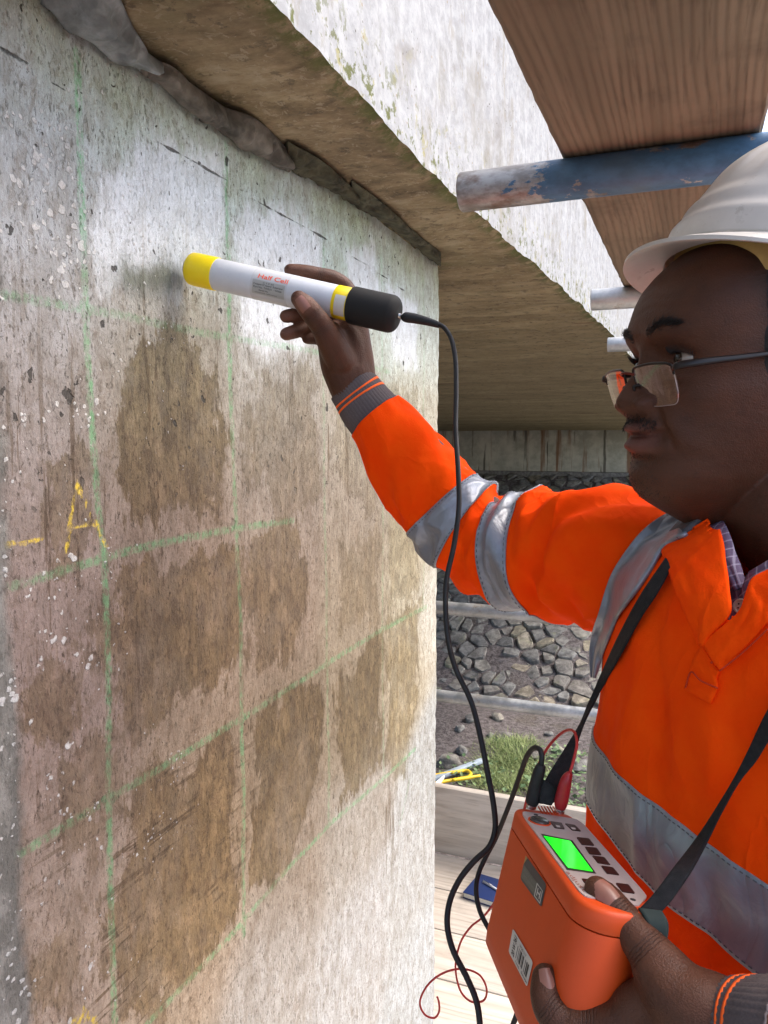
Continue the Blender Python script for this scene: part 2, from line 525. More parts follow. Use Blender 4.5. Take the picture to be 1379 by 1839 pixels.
def m_wood(name, lo, mid, hi, ax=0, ring=42, dirt=.3, bs=.4):
    """ax = the axis the board runs along (0 x, 1 y)"""
    m = Mat(name)
    v = m.co()
    off = m.math('MULTIPLY', m.rnd(), 37.0)
    v = m.n('VectorMath', {0: v, 1: m.n('CombineXYZ', [off, off, off])}, operation='ADD')
    sc_ = (.06, 1, 1) if ax == 0 else (1, .06, 1)
    vl = m.n('Mapping', {'Vector': v, 'Scale': sc_})
    big = m.noise(m.n('Mapping', {'Vector': v, 'Scale': (.16, 1, 1) if ax == 0 else (1, .16, 1)}), 7, 2, .4)
    across = m.n('SeparateXYZ', [v], out=1 if ax == 0 else 0)
    ph = m.math('ADD', m.math('ADD', m.math('MULTIPLY', across, ring * 6.28), m.math('MULTIPLY', big, 46)), m.math('MULTIPLY', m.noise(vl, 14, 4, .6), 7))
    rings = m.math('MULTIPLY_ADD', m.math('SINE', ph), .5, .5)
    rings = m.math('POWER', rings, 2.2)
    fib = m.noise(vl, 150, 5, .65)
    fib2 = m.noise(vl, 30, 4, .6)
    c = m.mix(m.step(fib2, .3, .7), mid, hi)
    c = m.mix(m.math('MULTIPLY', rings, m.lin(m.noise(v, 6, 4, .6), .3, .7, .1, .6)), c, lo)
    c = m.mix(m.step(fib, .52, .72, 0, .5), c, lo)
    c = m.mix(m.math('MULTIPLY', m.step(m.noise(v, 5, 5, .65), .5, .75), dirt), c, tuple(x * .5 for x in lo))
    kn = m.vor(m.n('Mapping', {'Vector': v, 'Scale': (.45, 1, 1) if ax == 0 else (1, .45, 1)}), 4.2)
    c = m.mix(m.step(kn, .09, .05, 0, .75), c, tuple(x * .45 for x in lo))
    hue = m.mix(m.rnd(), (.85, .84, .82), (1.12, 1.10, 1.06))
    c = m.mix(1.0, c, hue, 'MULTIPLY')
    h = m.math('SUBTRACT', m.math('MULTIPLY', fib, .5), m.math('MULTIPLY', rings, .35))
    m.set(color=c, rough=m.lin(fib2, .3, .7, .68, .85), normal=m.bump(h, bs, .003), spec=.3)
    return m.m
def m_galv():
    m = Mat('galvanised_steel')
    v = m.co()
    n1 = m.noise(v, 18, 5, .65)
    c = m.mix(m.step(n1, .35, .68), (.34, .36, .37), (.56, .58, .59))
    c = m.mix(m.step(m.noise(v, 9, 5, .7), .56, .68, 0, .7), c, (.22, .17, .12))
    m.set(color=c, rough=m.lin(n1, .3, .7, .38, .62), metal=.75, normal=m.bump(m.noise(v, 90, 3), .2, .002))
    return m.m
def m_bluetube():
    m = Mat('flaking_blue_paint_on_steel')
    v = m.co()
    x = m.n('SeparateXYZ', [v], out=0)
    vs = m.n('Mapping', {'Vector': v, 'Scale': (.6, 1, 1)})
    n1 = m.noise(vs, 20, 7, .68)
    n2 = m.noise(vs, 60, 5, .65)
    steel = m.mix(m.step(n2, .35, .65), (.23, .22, .21), (.40, .40, .40))
    steel = m.mix(m.step(m.noise(vs, 14, 5, .7), .50, .62, 0, .75), steel, (.15, .085, .055))
    blue = m.mix(m.step(n2, .3, .7), (.04, .105, .19), (.065, .165, .30))
    blue = m.mix(m.step(m.noise(v, 6, 4), .5, .7, 0, .5), blue, (.10, .14, .17))
    thr = m.lin(x, -.60, -.46, .66, .40)
    k = m.step(m.math('SUBTRACT', n1, thr), -.015, .02)
    m.set(color=m.mix(k, steel, blue), rough=m.mix(k, .45, .5), metal=m.math('MULTIPLY_ADD', k, -.6, .6),
          normal=m.bump(m.math('ADD', m.math('MULTIPLY', k, .6), m.math('MULTIPLY', n2, .4)), .35, .003))
    return m.m
def m_soil():
    m = Mat('bare_soil')
    v = m.co()
    n1 = m.noise(v, 2.2, 6, .6)
    n2 = m.noise(v, 24, 6, .7)
    c = m.mix(m.step(n2, .35, .65), (.085, .072, .070), (.19, .168, .165))
    c = m.mix(m.step(n1, .52, .68, 0, .5), c, (.10, .085, .06))
    c = m.mix(m.step(m.vor(v, 34), .16, .08, 0, .6), c, (.26, .25, .24))
    m.set(color=c, rough=.95, normal=m.bump(n2, .9, .03), spec=.2)
    return m.m
def m_stone():
    m = Mat('rough_stone')
    v = m.co()
    r = m.rnd()
    c = m.ramp(r, [(.0, (.16, .158, .155)), (.3, (.24, .237, .228)), (.55, (.20, .187, .172)), (.75, (.28, .27, .245)), (.9, (.28, .242, .185)), (1., (.27, .30, .24))])
    n1 = m.noise(v, 14, 6, .7)
    n2 = m.noise(v, 70, 4, .65)
    c = m.mix(m.step(n1, .35, .68), m.mix(1.0, c, (.55, .54, .53), 'MULTIPLY'), m.mix(1.0, c, (1.25, 1.25, 1.22), 'MULTIPLY'))
    c = m.mix(m.step(m.noise(v, 5, 5, .7), .56, .68, 0, .5), c, (.20, .21, .12))
    m.set(color=c, rough=.9, normal=m.bump(m.math('ADD', n1, m.math('MULTIPLY', n2, .5)), .7, .015), spec=.3)
    return m.m
def m_abut():
    m = Mat('rust_streaked_concrete')
    v = m.co()
    n1 = m.noise(v, 5, 6, .65)
    vs = m.n('Mapping', {'Vector': v, 'Scale': (1, 1, .07)})
    s1 = m.noise(vs, 5.0, 5, .6)
    c = m.mix(m.step(n1, .35, .65), (.36, .355, .285), (.55, .54, .44))
    c = m.mix(m.step(s1, .52, .62, 0, .85), c, (.20, .085, .03))
    c = m.mix(m.step(m.noise(vs, 8, 5, .6), .60, .66, 0, .8), c, (.06, .05, .04))
    m.set(color=c, rough=.9, normal=m.bump(m.noise(v, 30, 4), .4, .01))
    return m.m
MW, MSOF, MFAS = m_wall(), m_soffit(), m_fascia()
MGALV, MBLUE, MSOIL, MSTONE, MABUT = m_galv(), m_bluetube(), m_soil(), m_stone(), m_abut()
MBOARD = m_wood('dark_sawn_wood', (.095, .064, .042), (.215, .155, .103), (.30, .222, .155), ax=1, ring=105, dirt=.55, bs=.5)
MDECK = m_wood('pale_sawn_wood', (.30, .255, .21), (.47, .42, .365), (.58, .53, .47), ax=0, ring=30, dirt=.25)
MGREY = plain('grey_concrete', (.19, .182, .168), .9, .35, 24, bump=.5)

# ================================================================== the pier whose face is being tested
def seg_dist(Q, pl):
    pl = np.asarray(pl, float)
    d = np.full(len(Q), 9.0)
    for a, b in zip(pl[:-1], pl[1:]):
        ab = b - a
        t = np.clip(((Q - a) @ ab) / (ab @ ab + 1e-12), 0, 1)
        d = np.minimum(d, np.linalg.norm(Q - a - t[:, None] * ab, axis=1))
    return d
def poly_sdf(Q, pg):
    pg = np.asarray(pg, float)
    d = seg_dist(Q, np.vstack([pg, pg[:1]]))
    ins = np.zeros(len(Q), bool)
    n = len(pg)
    for i in range(n):
        a, b = pg[i], pg[(i + 1) % n]
        if a[1] == b[1]:
            continue
        c = (a[1] > Q[:, 1]) != (b[1] > Q[:, 1])
        xx = (b[0] - a[0]) * (Q[:, 1] - a[1]) / (b[1] - a[1]) + a[0]
        ins ^= c & (Q[:, 0] < xx)
    return np.where(ins, -d, d)
def wp(pts):
    return np.array([onx(*p)[1:] for p in pts])
YB, YE = float(onx(40, 1500)[1]), 1.90
ny, nz = 226, 322
YS, YB = YB, YB - .085          # the tested face starts at YS, left of it a rough grey edge strip
ys, zs = np.linspace(YB, YE, ny), np.linspace(0.0, 2.06, nz)
YY, ZZ = np.meshgrid(ys, zs, indexing='ij')
Q = np.c_[YY.ravel(), ZZ.ravel()]
relief = fbm(np.c_[Q * 6, np.zeros(len(Q))], 3, 3) * .0016 - .0025 * sm(Q[:, 0] + .004 * fbm(np.c_[Q * 22, np.zeros(len(Q))], 9, 3), YS + .004, YS - .006)
arris = np.where(Q[:, 0] > YE - .012, -.0012 + .0012 * vn(np.c_[Q * 60, np.zeros(len(Q))], 5), 0)
Vw = np.c_[relief + arris - .002, Q]
Fw = [(i * nz + j, (i + 1) * nz + j, (i + 1) * nz + j + 1, i * nz + j + 1) for i in range(ny - 1) for j in range(nz - 1)]
b0 = len(Vw)
CH = 0.06
box = [(-.01, YE, -1.05), (-.01, YE, 2.06), (-3.2, YE, -1.05), (-3.2, YE, 2.06), (-3.2, YB - CH, -1.05), (-3.2, YB - CH, 2.06),
       (-CH, YB - CH, -1.05), (-CH, YB - CH, 2.06), (-.003, YB, -1.05), (-.003, YB, 2.06)]
Vp = np.vstack([Vw, box])
B = lambda k: b0 + k
Fb = [(B(0), B(2), B(3), B(1)), (B(2), B(4), B(5), B(3)), (B(4), B(6), B(7), B(5)), (B(6), B(8), B(9), B(7)), (B(1), B(3), B(5), B(7), B(9))]
# strip of the face below the deck, and the arris between face and far side
n2 = len(Vp)
Vp = np.vstack([Vp, [(0, YB, -1.05), (0, YE, -1.05), (0, YB, -.0005), (0, YE, -.0005)]])
Fb += [(n2, n2 + 1, n2 + 3, n2 + 2)]
pier_me = bpy.data.meshes.new('concrete_pier')
pier_me.from_pydata(Vp.tolist(), [], Fw + Fb)
pier_me.materials.append(MW)
pier_me.materials.append(MGREY)
mi = np.r_[np.zeros(len(Fw), int), np.ones(len(Fb), int)]
pier_me.polygons.foreach_set('material_index', mi.tolist())
pier_me.polygons.foreach_set('use_smooth', (mi == 0).tolist())
pier_me.update()
pier = bpy.data.objects.new('concrete_pier', pier_me)
col.objects.link(pier)
ROOT[pier] = np.zeros(3)
tag(pier, 'weathered concrete pier face stained brown and marked with a green chalk grid', 'bridge pier')

def put(name, arr):
    a = pier_me.attributes.new(name, 'FLOAT', 'POINT')
    full = np.full(len(Vp), 9.0 if name in ('green', 'yellow', 'pale', 'stain', 'wet_shade', 'crack') else 0.0)
    full[:len(arr)] = arr
    a.data.foreach_set('value', full)
tints = [((20, 60), (188, 192, 190)), ((60, 250), (186, 190, 194)), ((100, 430), (178, 180, 184)), ((60, 620), (162, 156, 154)), ((60, 800), (150, 138, 132)),
         ((60, 1000), (152, 132, 124)), ((80, 1200), (152, 132, 123)), ((90, 1380), (156, 134, 124)), ((110, 1560), (166, 146, 130)), ((140, 1750), (182, 160, 142)),
         ((240, 200), (188, 196, 188)), ((300, 330), (204, 212, 216)), ((260, 560), (172, 168, 158)), ((300, 680), (158, 148, 132)), ((300, 800), (150, 132, 112)),
         ((300, 960), (160, 138, 124)), ((330, 1100), (158, 136, 116)), ((330, 1330), (160, 138, 116)), ((350, 1550), (158, 134, 106)), ((330, 1750), (186, 164, 140)),
         ((430, 330), (192, 202, 192)), ((500, 430), (206, 216, 220)), ((480, 620), (180, 178, 172)), ((500, 780), (160, 150, 138)), ((510, 900), (158, 142, 128)),
         ((500, 1060), (160, 138, 118)), ((510, 1330), (160, 136, 108)), ((520, 1560), (176, 154, 130)), ((480, 1780), (206, 194, 180)),
         ((620, 420), (200, 212, 204)), ((690, 520), (204, 214, 206)), ((640, 760), (176, 168, 154)), ((640, 900), (166, 150, 132)), ((640, 1050), (170, 152, 128)),
         ((640, 1290), (166, 144, 114)), ((640, 1480), (196, 182, 164)), ((640, 1700), (214, 206, 196)), ((740, 560), (206, 212, 202)), ((740, 800), (192, 186, 168)),
         ((740, 1000), (188, 176, 150)), ((740, 1200), (184, 170, 144)), ((775, 1100), (206, 200, 186)), ((775, 1350), (206, 202, 192)), ((740, 1550), (212, 206, 196)), ((750, 1780), (216, 213, 206))]
TP = wp([t[0] for t in tints])
TC = lin([t[1] for t in tints]) * np.where(np.array([t[0][1] for t in tints]) < 600, .90, .85)[:, None] * np.where(np.array([t[0][1] for t in tints]) < 600, 1, 1)[:, None]
low_ = np.array([t[0][0] > 420 and t[0][1] > 1250 for t in tints])
TC *= np.array([.945, .985, 1.0])
TC[low_] *= np.array([.76, .79, .84])
wq = np.exp(-((Q[:, None] - TP[None]) ** 2).sum(2) / (2 * .075 ** 2)) + 1e-9 / (((Q[:, None] - TP[None]) ** 2).sum(2) + .01)
tc = (wq[..., None] * TC[None]).sum(1) / wq.sum(1)[:, None]
ca = pier_me.attributes.new('tint', 'FLOAT_COLOR', 'POINT')
full = np.full((len(Vp), 4), .3)
full[:len(tc), :3] = tc
full[:, 3] = 1
ca.data.foreach_set('color', full.ravel())
GREEN = [(1.0, [(140, 90), (150, 330), (155, 480), (160, 620), (166, 760), (176, 880), (190, 1000), (196, 1200), (198, 1435), (202, 1650), (207, 1839)]),
         (.85, [(408, 240), (410, 430), (413, 560), (419, 760), (428, 960), (435, 1180), (440, 1430), (440, 1680)]),
         (.45, [(584, 420), (582, 600), (583, 800), (586, 1000), (590, 1200), (592, 1470)]), (.35, [(686, 460), (688, 700), (690, 900), (688, 1100), (692, 1400)]),
         (.35, [(762, 500), (762, 640), (762, 1100)]), (.3, [(738, 1400), (720, 1480)]),
         (.55, [(0, 528), (100, 545), (200, 562), (380, 600), (560, 630), (700, 668)]), (.85, [(20, 1055), (100, 1030), (195, 1000), (290, 975), (420, 950), (530, 935)]),
         (.9, [(20, 1545), (110, 1490), (195, 1437), (290, 1380), (440, 1290), (585, 1195), (690, 1130), (768, 1090)]),
         (.9, [(262, 1845), (350, 1750), (440, 1655), (520, 1560), (600, 1475), (690, 1400), (748, 1345)])]
gd = np.full(len(Q), 9.0)
gw = np.zeros(len(Q))
for wgt, pl in GREEN:
    d = seg_dist(Q, wp(pl))
    gw = np.where(d < gd, wgt, gw)
    gd = np.minimum(gd, d)
put('green', gd)
put('greenw', gw)
YEL = [[(142, 865), (130, 930), (122, 992)], [(142, 865), (165, 925), (196, 985)], [(124, 948), (182, 938)], [(0, 986), (76, 968)], [(0, 978), (30, 976)],
       [(120, 1850), (150, 1812), (182, 1850)], [(135, 1835), (175, 1830)], [(783, 1240), (783, 1262)], [(784, 1620), (780, 1640)]]
put('yellow', np.min([seg_dist(Q, wp(p)) for p in YEL], axis=0))
PALE = [[(180, 290), (290, 245), (402, 290), (402, 470), (330, 520), (205, 500), (180, 400)], [(422, 400), (520, 370), (578, 440), (580, 600), (500, 640), (430, 590)],
        [(610, 445), (670, 450), (690, 560), (640, 580)], [(700, 520), (750, 550), (750, 660), (705, 650)]]
put('pale', np.min([poly_sdf(Q, wp(p)) for p in PALE], axis=0))
STAIN = [(1.0, [(212, 640), (300, 610), (410, 640), (420, 930), (330, 948), (250, 940), (212, 860)]), (1.0, [(240, 1000), (330, 985), (425, 985), (425, 1130), (385, 1230), (330, 1290), (240, 1265), (206, 1150)]),
         (.9, [(455, 960), (540, 950), (560, 1060), (525, 1180), (470, 1180), (442, 1080)]), (1.0, [(262, 1420), (350, 1360), (432, 1320), (438, 1640), (300, 1780), (215, 1839), (208, 1660)]),
         (1.0, [(450, 1310), (575, 1220), (578, 1390), (520, 1520), (452, 1600)]), (.9, [(600, 1200), (684, 1140), (690, 1370), (612, 1450)]), (.8, [(700, 1120), (756, 1085), (752, 1250), (728, 1390), (700, 1360)]),
         (.55, [(602, 960), (682, 950), (682, 1110), (604, 1170)]), (.6, [(440, 660), (560, 640), (575, 880), (500, 910), (440, 860)]), (.5, [(600, 700), (680, 700), (680, 930), (602, 930)]),
         (.8, [(100, 850), (170, 800), (180, 960), (120, 1010)]), (.8, [(50, 1240), (110, 1220), (120, 1330), (60, 1350)]), (.7, [(100, 1380), (170, 1350), (170, 1500), (110, 1520)]),
         (.7, [(60, 1760), (95, 1755), (98, 1800), (66, 1800)]), (.55, [(700, 700), (752, 700), (752, 1060), (700, 1090)])]
sd_, sw_ = np.full(len(Q), 9.0), np.zeros(len(Q))
for wgt, pg in STAIN:
    d = poly_sdf(Q, wp(pg))
    sw_ = np.where(d < sd_, wgt, sw_)
    sd_ = np.minimum(sd_, d)
put('stain', sd_)
put('stainw', sw_)
put('wet_shade', poly_sdf(Q, wp([(232, 480), (290, 462), (335, 470), (335, 505), (290, 530), (240, 530), (215, 505)])))
put('crack', np.minimum(seg_dist(Q, wp([(130, 170), (250, 240), (340, 282), (420, 332), (500, 382), (560, 412), (650, 470), (740, 530)])), seg_dist(Q, wp([(0, 85), (60, 120), (130, 170)]))))
put('strip', sm(Q[:, 0] + .006 * fbm(np.c_[Q * 22, np.zeros(len(Q))], 9, 3), YS + .004, YS - .004))
put('pits', np.clip(.05 + 1.0 * sm(Q[:, 1], 1.40, 1.66), 0, 1))
g0 = lambda c, s: np.exp(-((Q - wp([c])[0]) ** 2).sum(1) / (2 * s * s))
put('fleck', np.clip(1.0 * sm(Q[:, 0], .95, YS) + .18 + .2 * g0((60, 250), .12), 0, 1.2))
put('algae', np.clip(sm(Q[:, 1], 1.86, 2.03) + .5 * g0((330, 470), .06), 0, 1))
put('scratch', np.clip(1.2 * g0((190, 1600), .09) + 1.0 * g0((300, 1700), .12) + .6 * g0((420, 1420), .1), 0, 1))
put('drip', np.clip(g0((100, 1300), .12) + g0((110, 900), .10) + g0((600, 850), .16) * .8 + g0((560, 800), .10) + g0((640, 1500), .10) * .8 + g0((300, 700), .14) * .8 + g0((700, 1480), .08), 0, 1))

# mortar squeezed out of the joint between pier and soffit
def soff_z(y):
    y = np.asarray(y, float)
    return 2.045 - .30 * np.clip((y - 2.5) / 9.1, 0, 2) ** 1.3
def smear(bot, top, mat, bulge, seed, name='mortar_smear'):
    n = 90
    b = crom(np.array([onx(*p) for p in bot]), n)
    t = crom(np.array([onz(p[0], p[1], 2.043) for p in top]), n)
    t[:, 0] = np.maximum(t[:, 0], .012)
    mm = 20
    rings = []
    for i in range(n):
        r = []
        e = min(i, n - 1 - i) / (n - 1)
        ev = sm(e, 0, .07)
        for j in range(mm):
            q = j / (mm - 1)
            p = b[i] * (1 - q) + t[i] * q
            cor = np.array([0.0, p[1], 2.05])
            out = (p - cor)
            bl = math.sin(q * math.pi) * bulge
            nrm = np.array([.75, 0, -.66])
            k = .006 * fbm(np.array([p * 26]), seed, 4)[0] + .003 * fbm(np.array([p * 110]), seed + 4, 2)[0] + .006 * fbm(np.array([[p[1] * 30, q * 2, 3]]), seed + 9, 2)[0]
            r.append(p + nrm * (bl + k * math.sin(q * math.pi) ** .5 + .006) * (.25 + .75 * ev) + np.array([0, 0, -.004 * vn(np.array([[p[1] * 60, 1, 1]]), seed)[0] if j == 0 else 0]))
        r.append(np.array([-.01, b[i, 1], 2.052]))
        r.append(np.array([-.004, b[i, 1], b[i, 2] + .012]))
        r.append(np.array([.004 + .003 * ev, b[i, 1], b[i, 2] + .004]))
        rings.append(r)
    V, F = loft(rings)
    return obj(name, V, F, mat, pier)
MM1 = plain('pale_mortar', (.20, .225, .235), .8, .45, 26, bump=1.0)
MM2 = plain('brown_mortar', (.125, .115, .10), .85, .5, 28, bump=1.0)
MM3 = plain('mossy_mortar', (.06, .058, .036), .95, .6, 34, bump=1.0)
smear([(70, 2), (110, 45), (165, 78), (200, 102), (252, 124)], [(200, -30), (232, 40), (258, 84), (262, 100), (262, 118)], MM1, .012, 1)
smear([(248, 122), (300, 166), (345, 205), (362, 216)], [(262, 100), (300, 112), (340, 150), (362, 205)], MM2, .012, 2)
smear([(355, 210), (400, 240), (440, 268), (520, 305)], [(356, 168), (400, 188), (450, 206), (518, 270)], MM2, .012, 3)
smear([(512, 300), (560, 325), (600, 345), (640, 370)], [(515, 252), (560, 276), (600, 306), (640, 345)], MM3, .009, 4)
smear([(632, 365), (680, 395), (740, 440), (789, 480)], [(630, 322), (680, 358), (740, 412), (790, 452)], MM3, .010, 5)

# ================================================================== bridge deck edge beam and soffit
beam = empty('bridge_deck', (0, 0, 2.04), 'concrete bridge deck soffit with pale lichened edge face above the pier', 'bridge')
def xe(y):
    return np.interp(y, [-2, .6, 1.35, 3.4, 12], [.21, .195, .178, .272, .50])
yv = np.r_[np.linspace(-1.6, .3, 20), np.linspace(.32, 3.6, 250), np.linspace(3.7, 11.6, 60)]
xr = np.r_[np.array([-7, -5, -3.5, -2.5, -1.8, -1.2, -.8, -.5, -.3, -.15]), np.linspace(-.05, 1, 50)]   # last stretch is relative to the edge
SV = []
MO = []
edge_noise = .0017 * fbm(np.c_[yv * 48, yv * 0, yv * 0], 4, 4)
for k, y in enumerate(yv):
    ex = xe(y) + edge_noise[k]
    xs = np.r_[xr[:10], -.05 + (ex + .05) * (xr[10:] + .05) / 1.05]
    z = soff_z(y) + .004 * fbm(np.c_[xs * 5, xs * 0 + y * 9, xs * 0], 8, 3) + .005 * sm(xs, ex - .02, ex)
    SV.append(np.c_[xs, xs * 0 + y, z])
    MO.append(np.clip(sm(xs, ex - .04, ex) + .6 * sm(xs, .05, -.02) * (y < 2), 0, 1))
SV = np.array(SV)
V, F = loft(SV, caps=False, closed=False)
so = obj('soffit', V, F, MSOF, beam, fixn=False)
a = so.data.attributes.new('moss', 'FLOAT', 'POINT')
a.data.foreach_set('value', np.array(MO).ravel())
so.data.flip_normals() if so.data.polygons[0].normal.z > 0 else None
zf = np.r_[np.linspace(0, .3, 60) ** 1.0, np.linspace(.32, 1.25, 30)]
FV, ED = [], []
for k, y in enumerate(yv):
    e = SV[k, -1]
    x = e[0] + .0010 * fbm(np.c_[zf * 40, zf * 0 + y * 40, zf * 0], 12, 3) + .010 * zf
    x[0] = e[0]
    FV.append(np.c_[x, zf * 0 + y, e[2] + zf])
    ED.append(np.clip(sm(zf, .20, .0), 0, 1))
V, F = loft(FV, caps=False, closed=False)
fa = obj('fascia', V, F, MFAS, beam, fixn=False)
a = fa.data.attributes.new('edge', 'FLOAT', 'POINT')
a.data.foreach_set('value', np.array(ED).ravel())
fa.data.flip_normals() if fa.data.polygons[0].normal.x < 0 else None
top = np.array(FV)[:, -1]
V = np.vstack([top, np.c_[np.full(len(top), -7), top[:, 1:]]])
n = len(top)
obj('deck_top', V, [(i, i + 1, n + i + 1, n + i) for i in range(n - 1)], MGREY, beam, fixn=False)

# ================================================================== far side: abutment, stone slope, soil
ZG = -1.0
ab = empty('concrete_abutment', (-2, 11.7, 1.2), 'rust streaked concrete bearing wall far under the bridge above the stones', 'abutment')
zt, zb = float(soff_z(11.5)) + .01, 1.16
for i, (xa, xb) in enumerate([(-7.5, 1.5)]):
    bev_box('wall_panel', (xa, 11.40 + .004 * i, zb), (xb - xa, 0, 0), (0, .8, 0), (0, 0, zt - zb), .012, MABUT, ab)
bev_box('added_backing', (-8, 11.62, -1.2), (11, 0, 0), (0, .5, 0), (0, 0, 3.0), .01, MGREY, ab)  # added box, blocks sky light showing under the wall panel
bev_box('footing', (-7.6, 11.41, 1.0), (9.2, 0, 0), (0, .2, 0), (0, 0, .158), .004, MGREY, ab)
A0, A1 = np.array([0, 7.4, ZG - .02]), np.array([0, 11.5, 1.13])
SL = A1 - A0
sl_len = np.linalg.norm(SL)
sv = SL / sl_len
sn = np.array([0, -sv[2], sv[1]])
def slope(u, v, h=0.0):
    return A0 + np.array([u, 0, 0]) + sv * v + sn * h
gx, gv = np.linspace(-8, 3, 60), np.linspace(-.4, sl_len, 30)
rings = [[slope(u, v_, .002 + .02 * math.sin(u * 7 + v_ * 5)) for u in gx] for v_ in gv]
V, F = loft(rings, caps=False, closed=False)
sl = obj('stone_slope', V, F, MSOIL, fixn=False)
tag(sl, kind='structure')
cell = .178
pts = []
for i in range(int(11 / cell)):
    for j in range(int(sl_len / cell) + 1):
        pts.append((-8 + (i + .5 + .5 * (j % 2) + random.uniform(-.46, .46)) * cell, (j + .3 + random.uniform(-.46, .46)) * cell))
pts = np.array(pts)
def clip(poly, nrm, c):
    out = []
    for a_, b_ in zip(poly, poly[1:] + poly[:1]):
        da, db = nrm @ a_ - c, nrm @ b_ - c
        if da <= 0:
            out.append(a_)
        if da * db < 0:
            out.append(a_ + (b_ - a_) * (da / (da - db)))
    return out
def project(p):
    d = np.asarray(p) - CAM
    r, f, z = d @ AR, d @ AF, d[2]
    dd = f * math.cos(PITCH) - z * math.sin(PITCH)
    return CX + FPX * r / dd, CY - FPX * (f * math.sin(PITCH) + z * math.cos(PITCH)) / dd
def make_stone(k):
    p = pts[k]
    poly = [p + np.array(q) * .5 for q in ((-1, -1), (1, -1), (1, 1), (-1, 1))]
    for q in pts[np.argsort(((pts - p) ** 2).sum(1))[1:16]]:
        nrm = q - p
        L = np.linalg.norm(nrm)
        poly = clip(poly, nrm / L, (nrm / L) @ ((p + q) / 2) - .0025)
        if len(poly) < 3:
            return None
    poly = np.array(poly)
    poly = poly[np.r_[True, np.linalg.norm(np.diff(poly, axis=0), axis=1) > .012]]
    if len(poly) < 3:
        return None
    c = poly.mean(0)
    poly = c + (poly - c) * np.random.default_rng(k).uniform(.78, 1.02, (len(poly), 1)) * random.choice((1.02, 1, .94, .80))
    hgt = random.uniform(.008, .040)
    tx, ty = random.uniform(-.10, .10), random.uniform(-.10, .10)
    poly = np.array([q for a_, b_ in zip(poly, np.roll(poly, -1, 0)) for q in (a_ * .89 + b_ * .11, a_ * .13 + b_ * .87)])
    rr = []
    for sc_, h in ((.97, -.10), (1.0, hgt * .35), (.95, hgt * .85), (.86, hgt * 1.0)):
        rr.append([slope(*(c + (q - c) * sc_), h + (tx * (q - c)[0] + ty * (q - c)[1]) * (h > 0) + random.uniform(-.006, .006)) for q in poly])
    return loft(rr)
cand = []
for k in range(len(pts)):
    u, v_ = project(slope(*pts[k]))
    du = max(0, 788 - u, u - 1075)
    dv = max(0, 1010 - v_, v_ - 1275) if v_ > 900 else max(0, v_ - 880, 830 - v_)
    cand.append((du + dv, k))
cand.sort()
hole_c = np.array([900, 1175])
rest = MB()
made = 0
for d_, k in cand:
    u, v_ = project(slope(*pts[k]))
    if abs(u - 885) < 22 and abs(v_ - 1188) < 20:
        continue
    r = make_stone(k)
    if r is None:
        continue
    if made < 290:
        obj('stone', *r, MSTONE, sl, smooth=True, sharp=32)
        made += 1
    else:
        rest.add(*r)
ro = rest.obj('stones', MSTONE, sl, smooth=True, sharp=32)
ro['kind'] = 'stuff'
# soil
gx = np.r_[np.linspace(-160, -8, 14), np.linspace(-6.5, 6.5, 110), np.linspace(8, 160, 14)]
gy = np.r_[np.linspace(-160, -4, 14), np.linspace(-2, 8.2, 90), np.linspace(9, 160, 14)]
GX, GY = np.meshgrid(gx, gy, indexing='ij')
GZ = ZG + .035 * fbm(np.c_[GX.ravel() * 1.6, GY.ravel() * 1.6, GX.ravel() * 0], 21, 4).reshape(GX.shape)
V, F = loft(np.dstack([GX, GY, GZ]), caps=False, closed=False)
gr = obj('ground', V, F, MSOIL, fixn=False)
gr.data.flip_normals() if gr.data.polygons[0].normal.z < 0 else None
tag(gr, kind='structure')
gbvh = BVHTree.FromPolygons(V.tolist(), F)
def gz(x, y):
    h = gbvh.ray_cast(Vector((x, y, 3 + ZG)), Vector((0, 0, -1)), 6)[0]
    return h.z if h else ZG
def rock(c, r, seed, label, name='rock', flat=.6):
    bm = bmesh.new()
    bmesh.ops.create_icosphere(bm, subdivisions=3, radius=1)
    V = np.array([v.co[:] for v in bm.verts])
    F = [[v.index for v in f.verts] for f in bm.faces]
    bm.free()
    q = V * (1 + .30 * vn(V * 1.4 + seed * 7.1, seed)[:, None] + .10 * vn(V * 4 + seed, seed + 3)[:, None])
    q = q * np.array([r, r * .8, r * flat])
    a_ = seed * 1.3
    q = q @ np.array([[math.cos(a_), math.sin(a_), 0], [-math.sin(a_), math.cos(a_), 0], [0, 0, 1]])
    c = np.array(c, float)
    c[2] = gz(c[0], c[1]) + r * flat * .45
    return tag(obj(name, q + c, F, MSTONE, sharp=40), label, 'rock', 'loose rocks on the soil')
for i, (px, py, r, lb) in enumerate([(848, 1296, .075, 'long tan rock on the dark soil just below the lower rail'), (892, 1291, .06, 'upright flat tan rock on soil beside the hanging black lead'),
        (905, 1321, .07, 'pale tan rock just above the grass clump'), (829, 1347, .06, 'grey rock on soil left of the grass clump'), (806, 1372, .10, 'large pinkish grey rock lying behind the pale blue bar'),
        (826, 1312, .05, 'dark grey rock half buried in bare soil left of the lead'), (985, 1311, .04, 'small white rock on soil right of the grass near the strap'), (962, 1362, .07, 'grey rock in the weeds behind the black plug'),
        (1003, 1352, .06, 'grey green rock in the weeds between strap and red lead'), (1040, 1385, .09, 'pale rock beside the orange jacket in the weeds'), (880, 1318, .04, 'small brown rock near the top of the grass clump')]):
    rock(onz(px, py, ZG + .02), r, i + 1, lb)
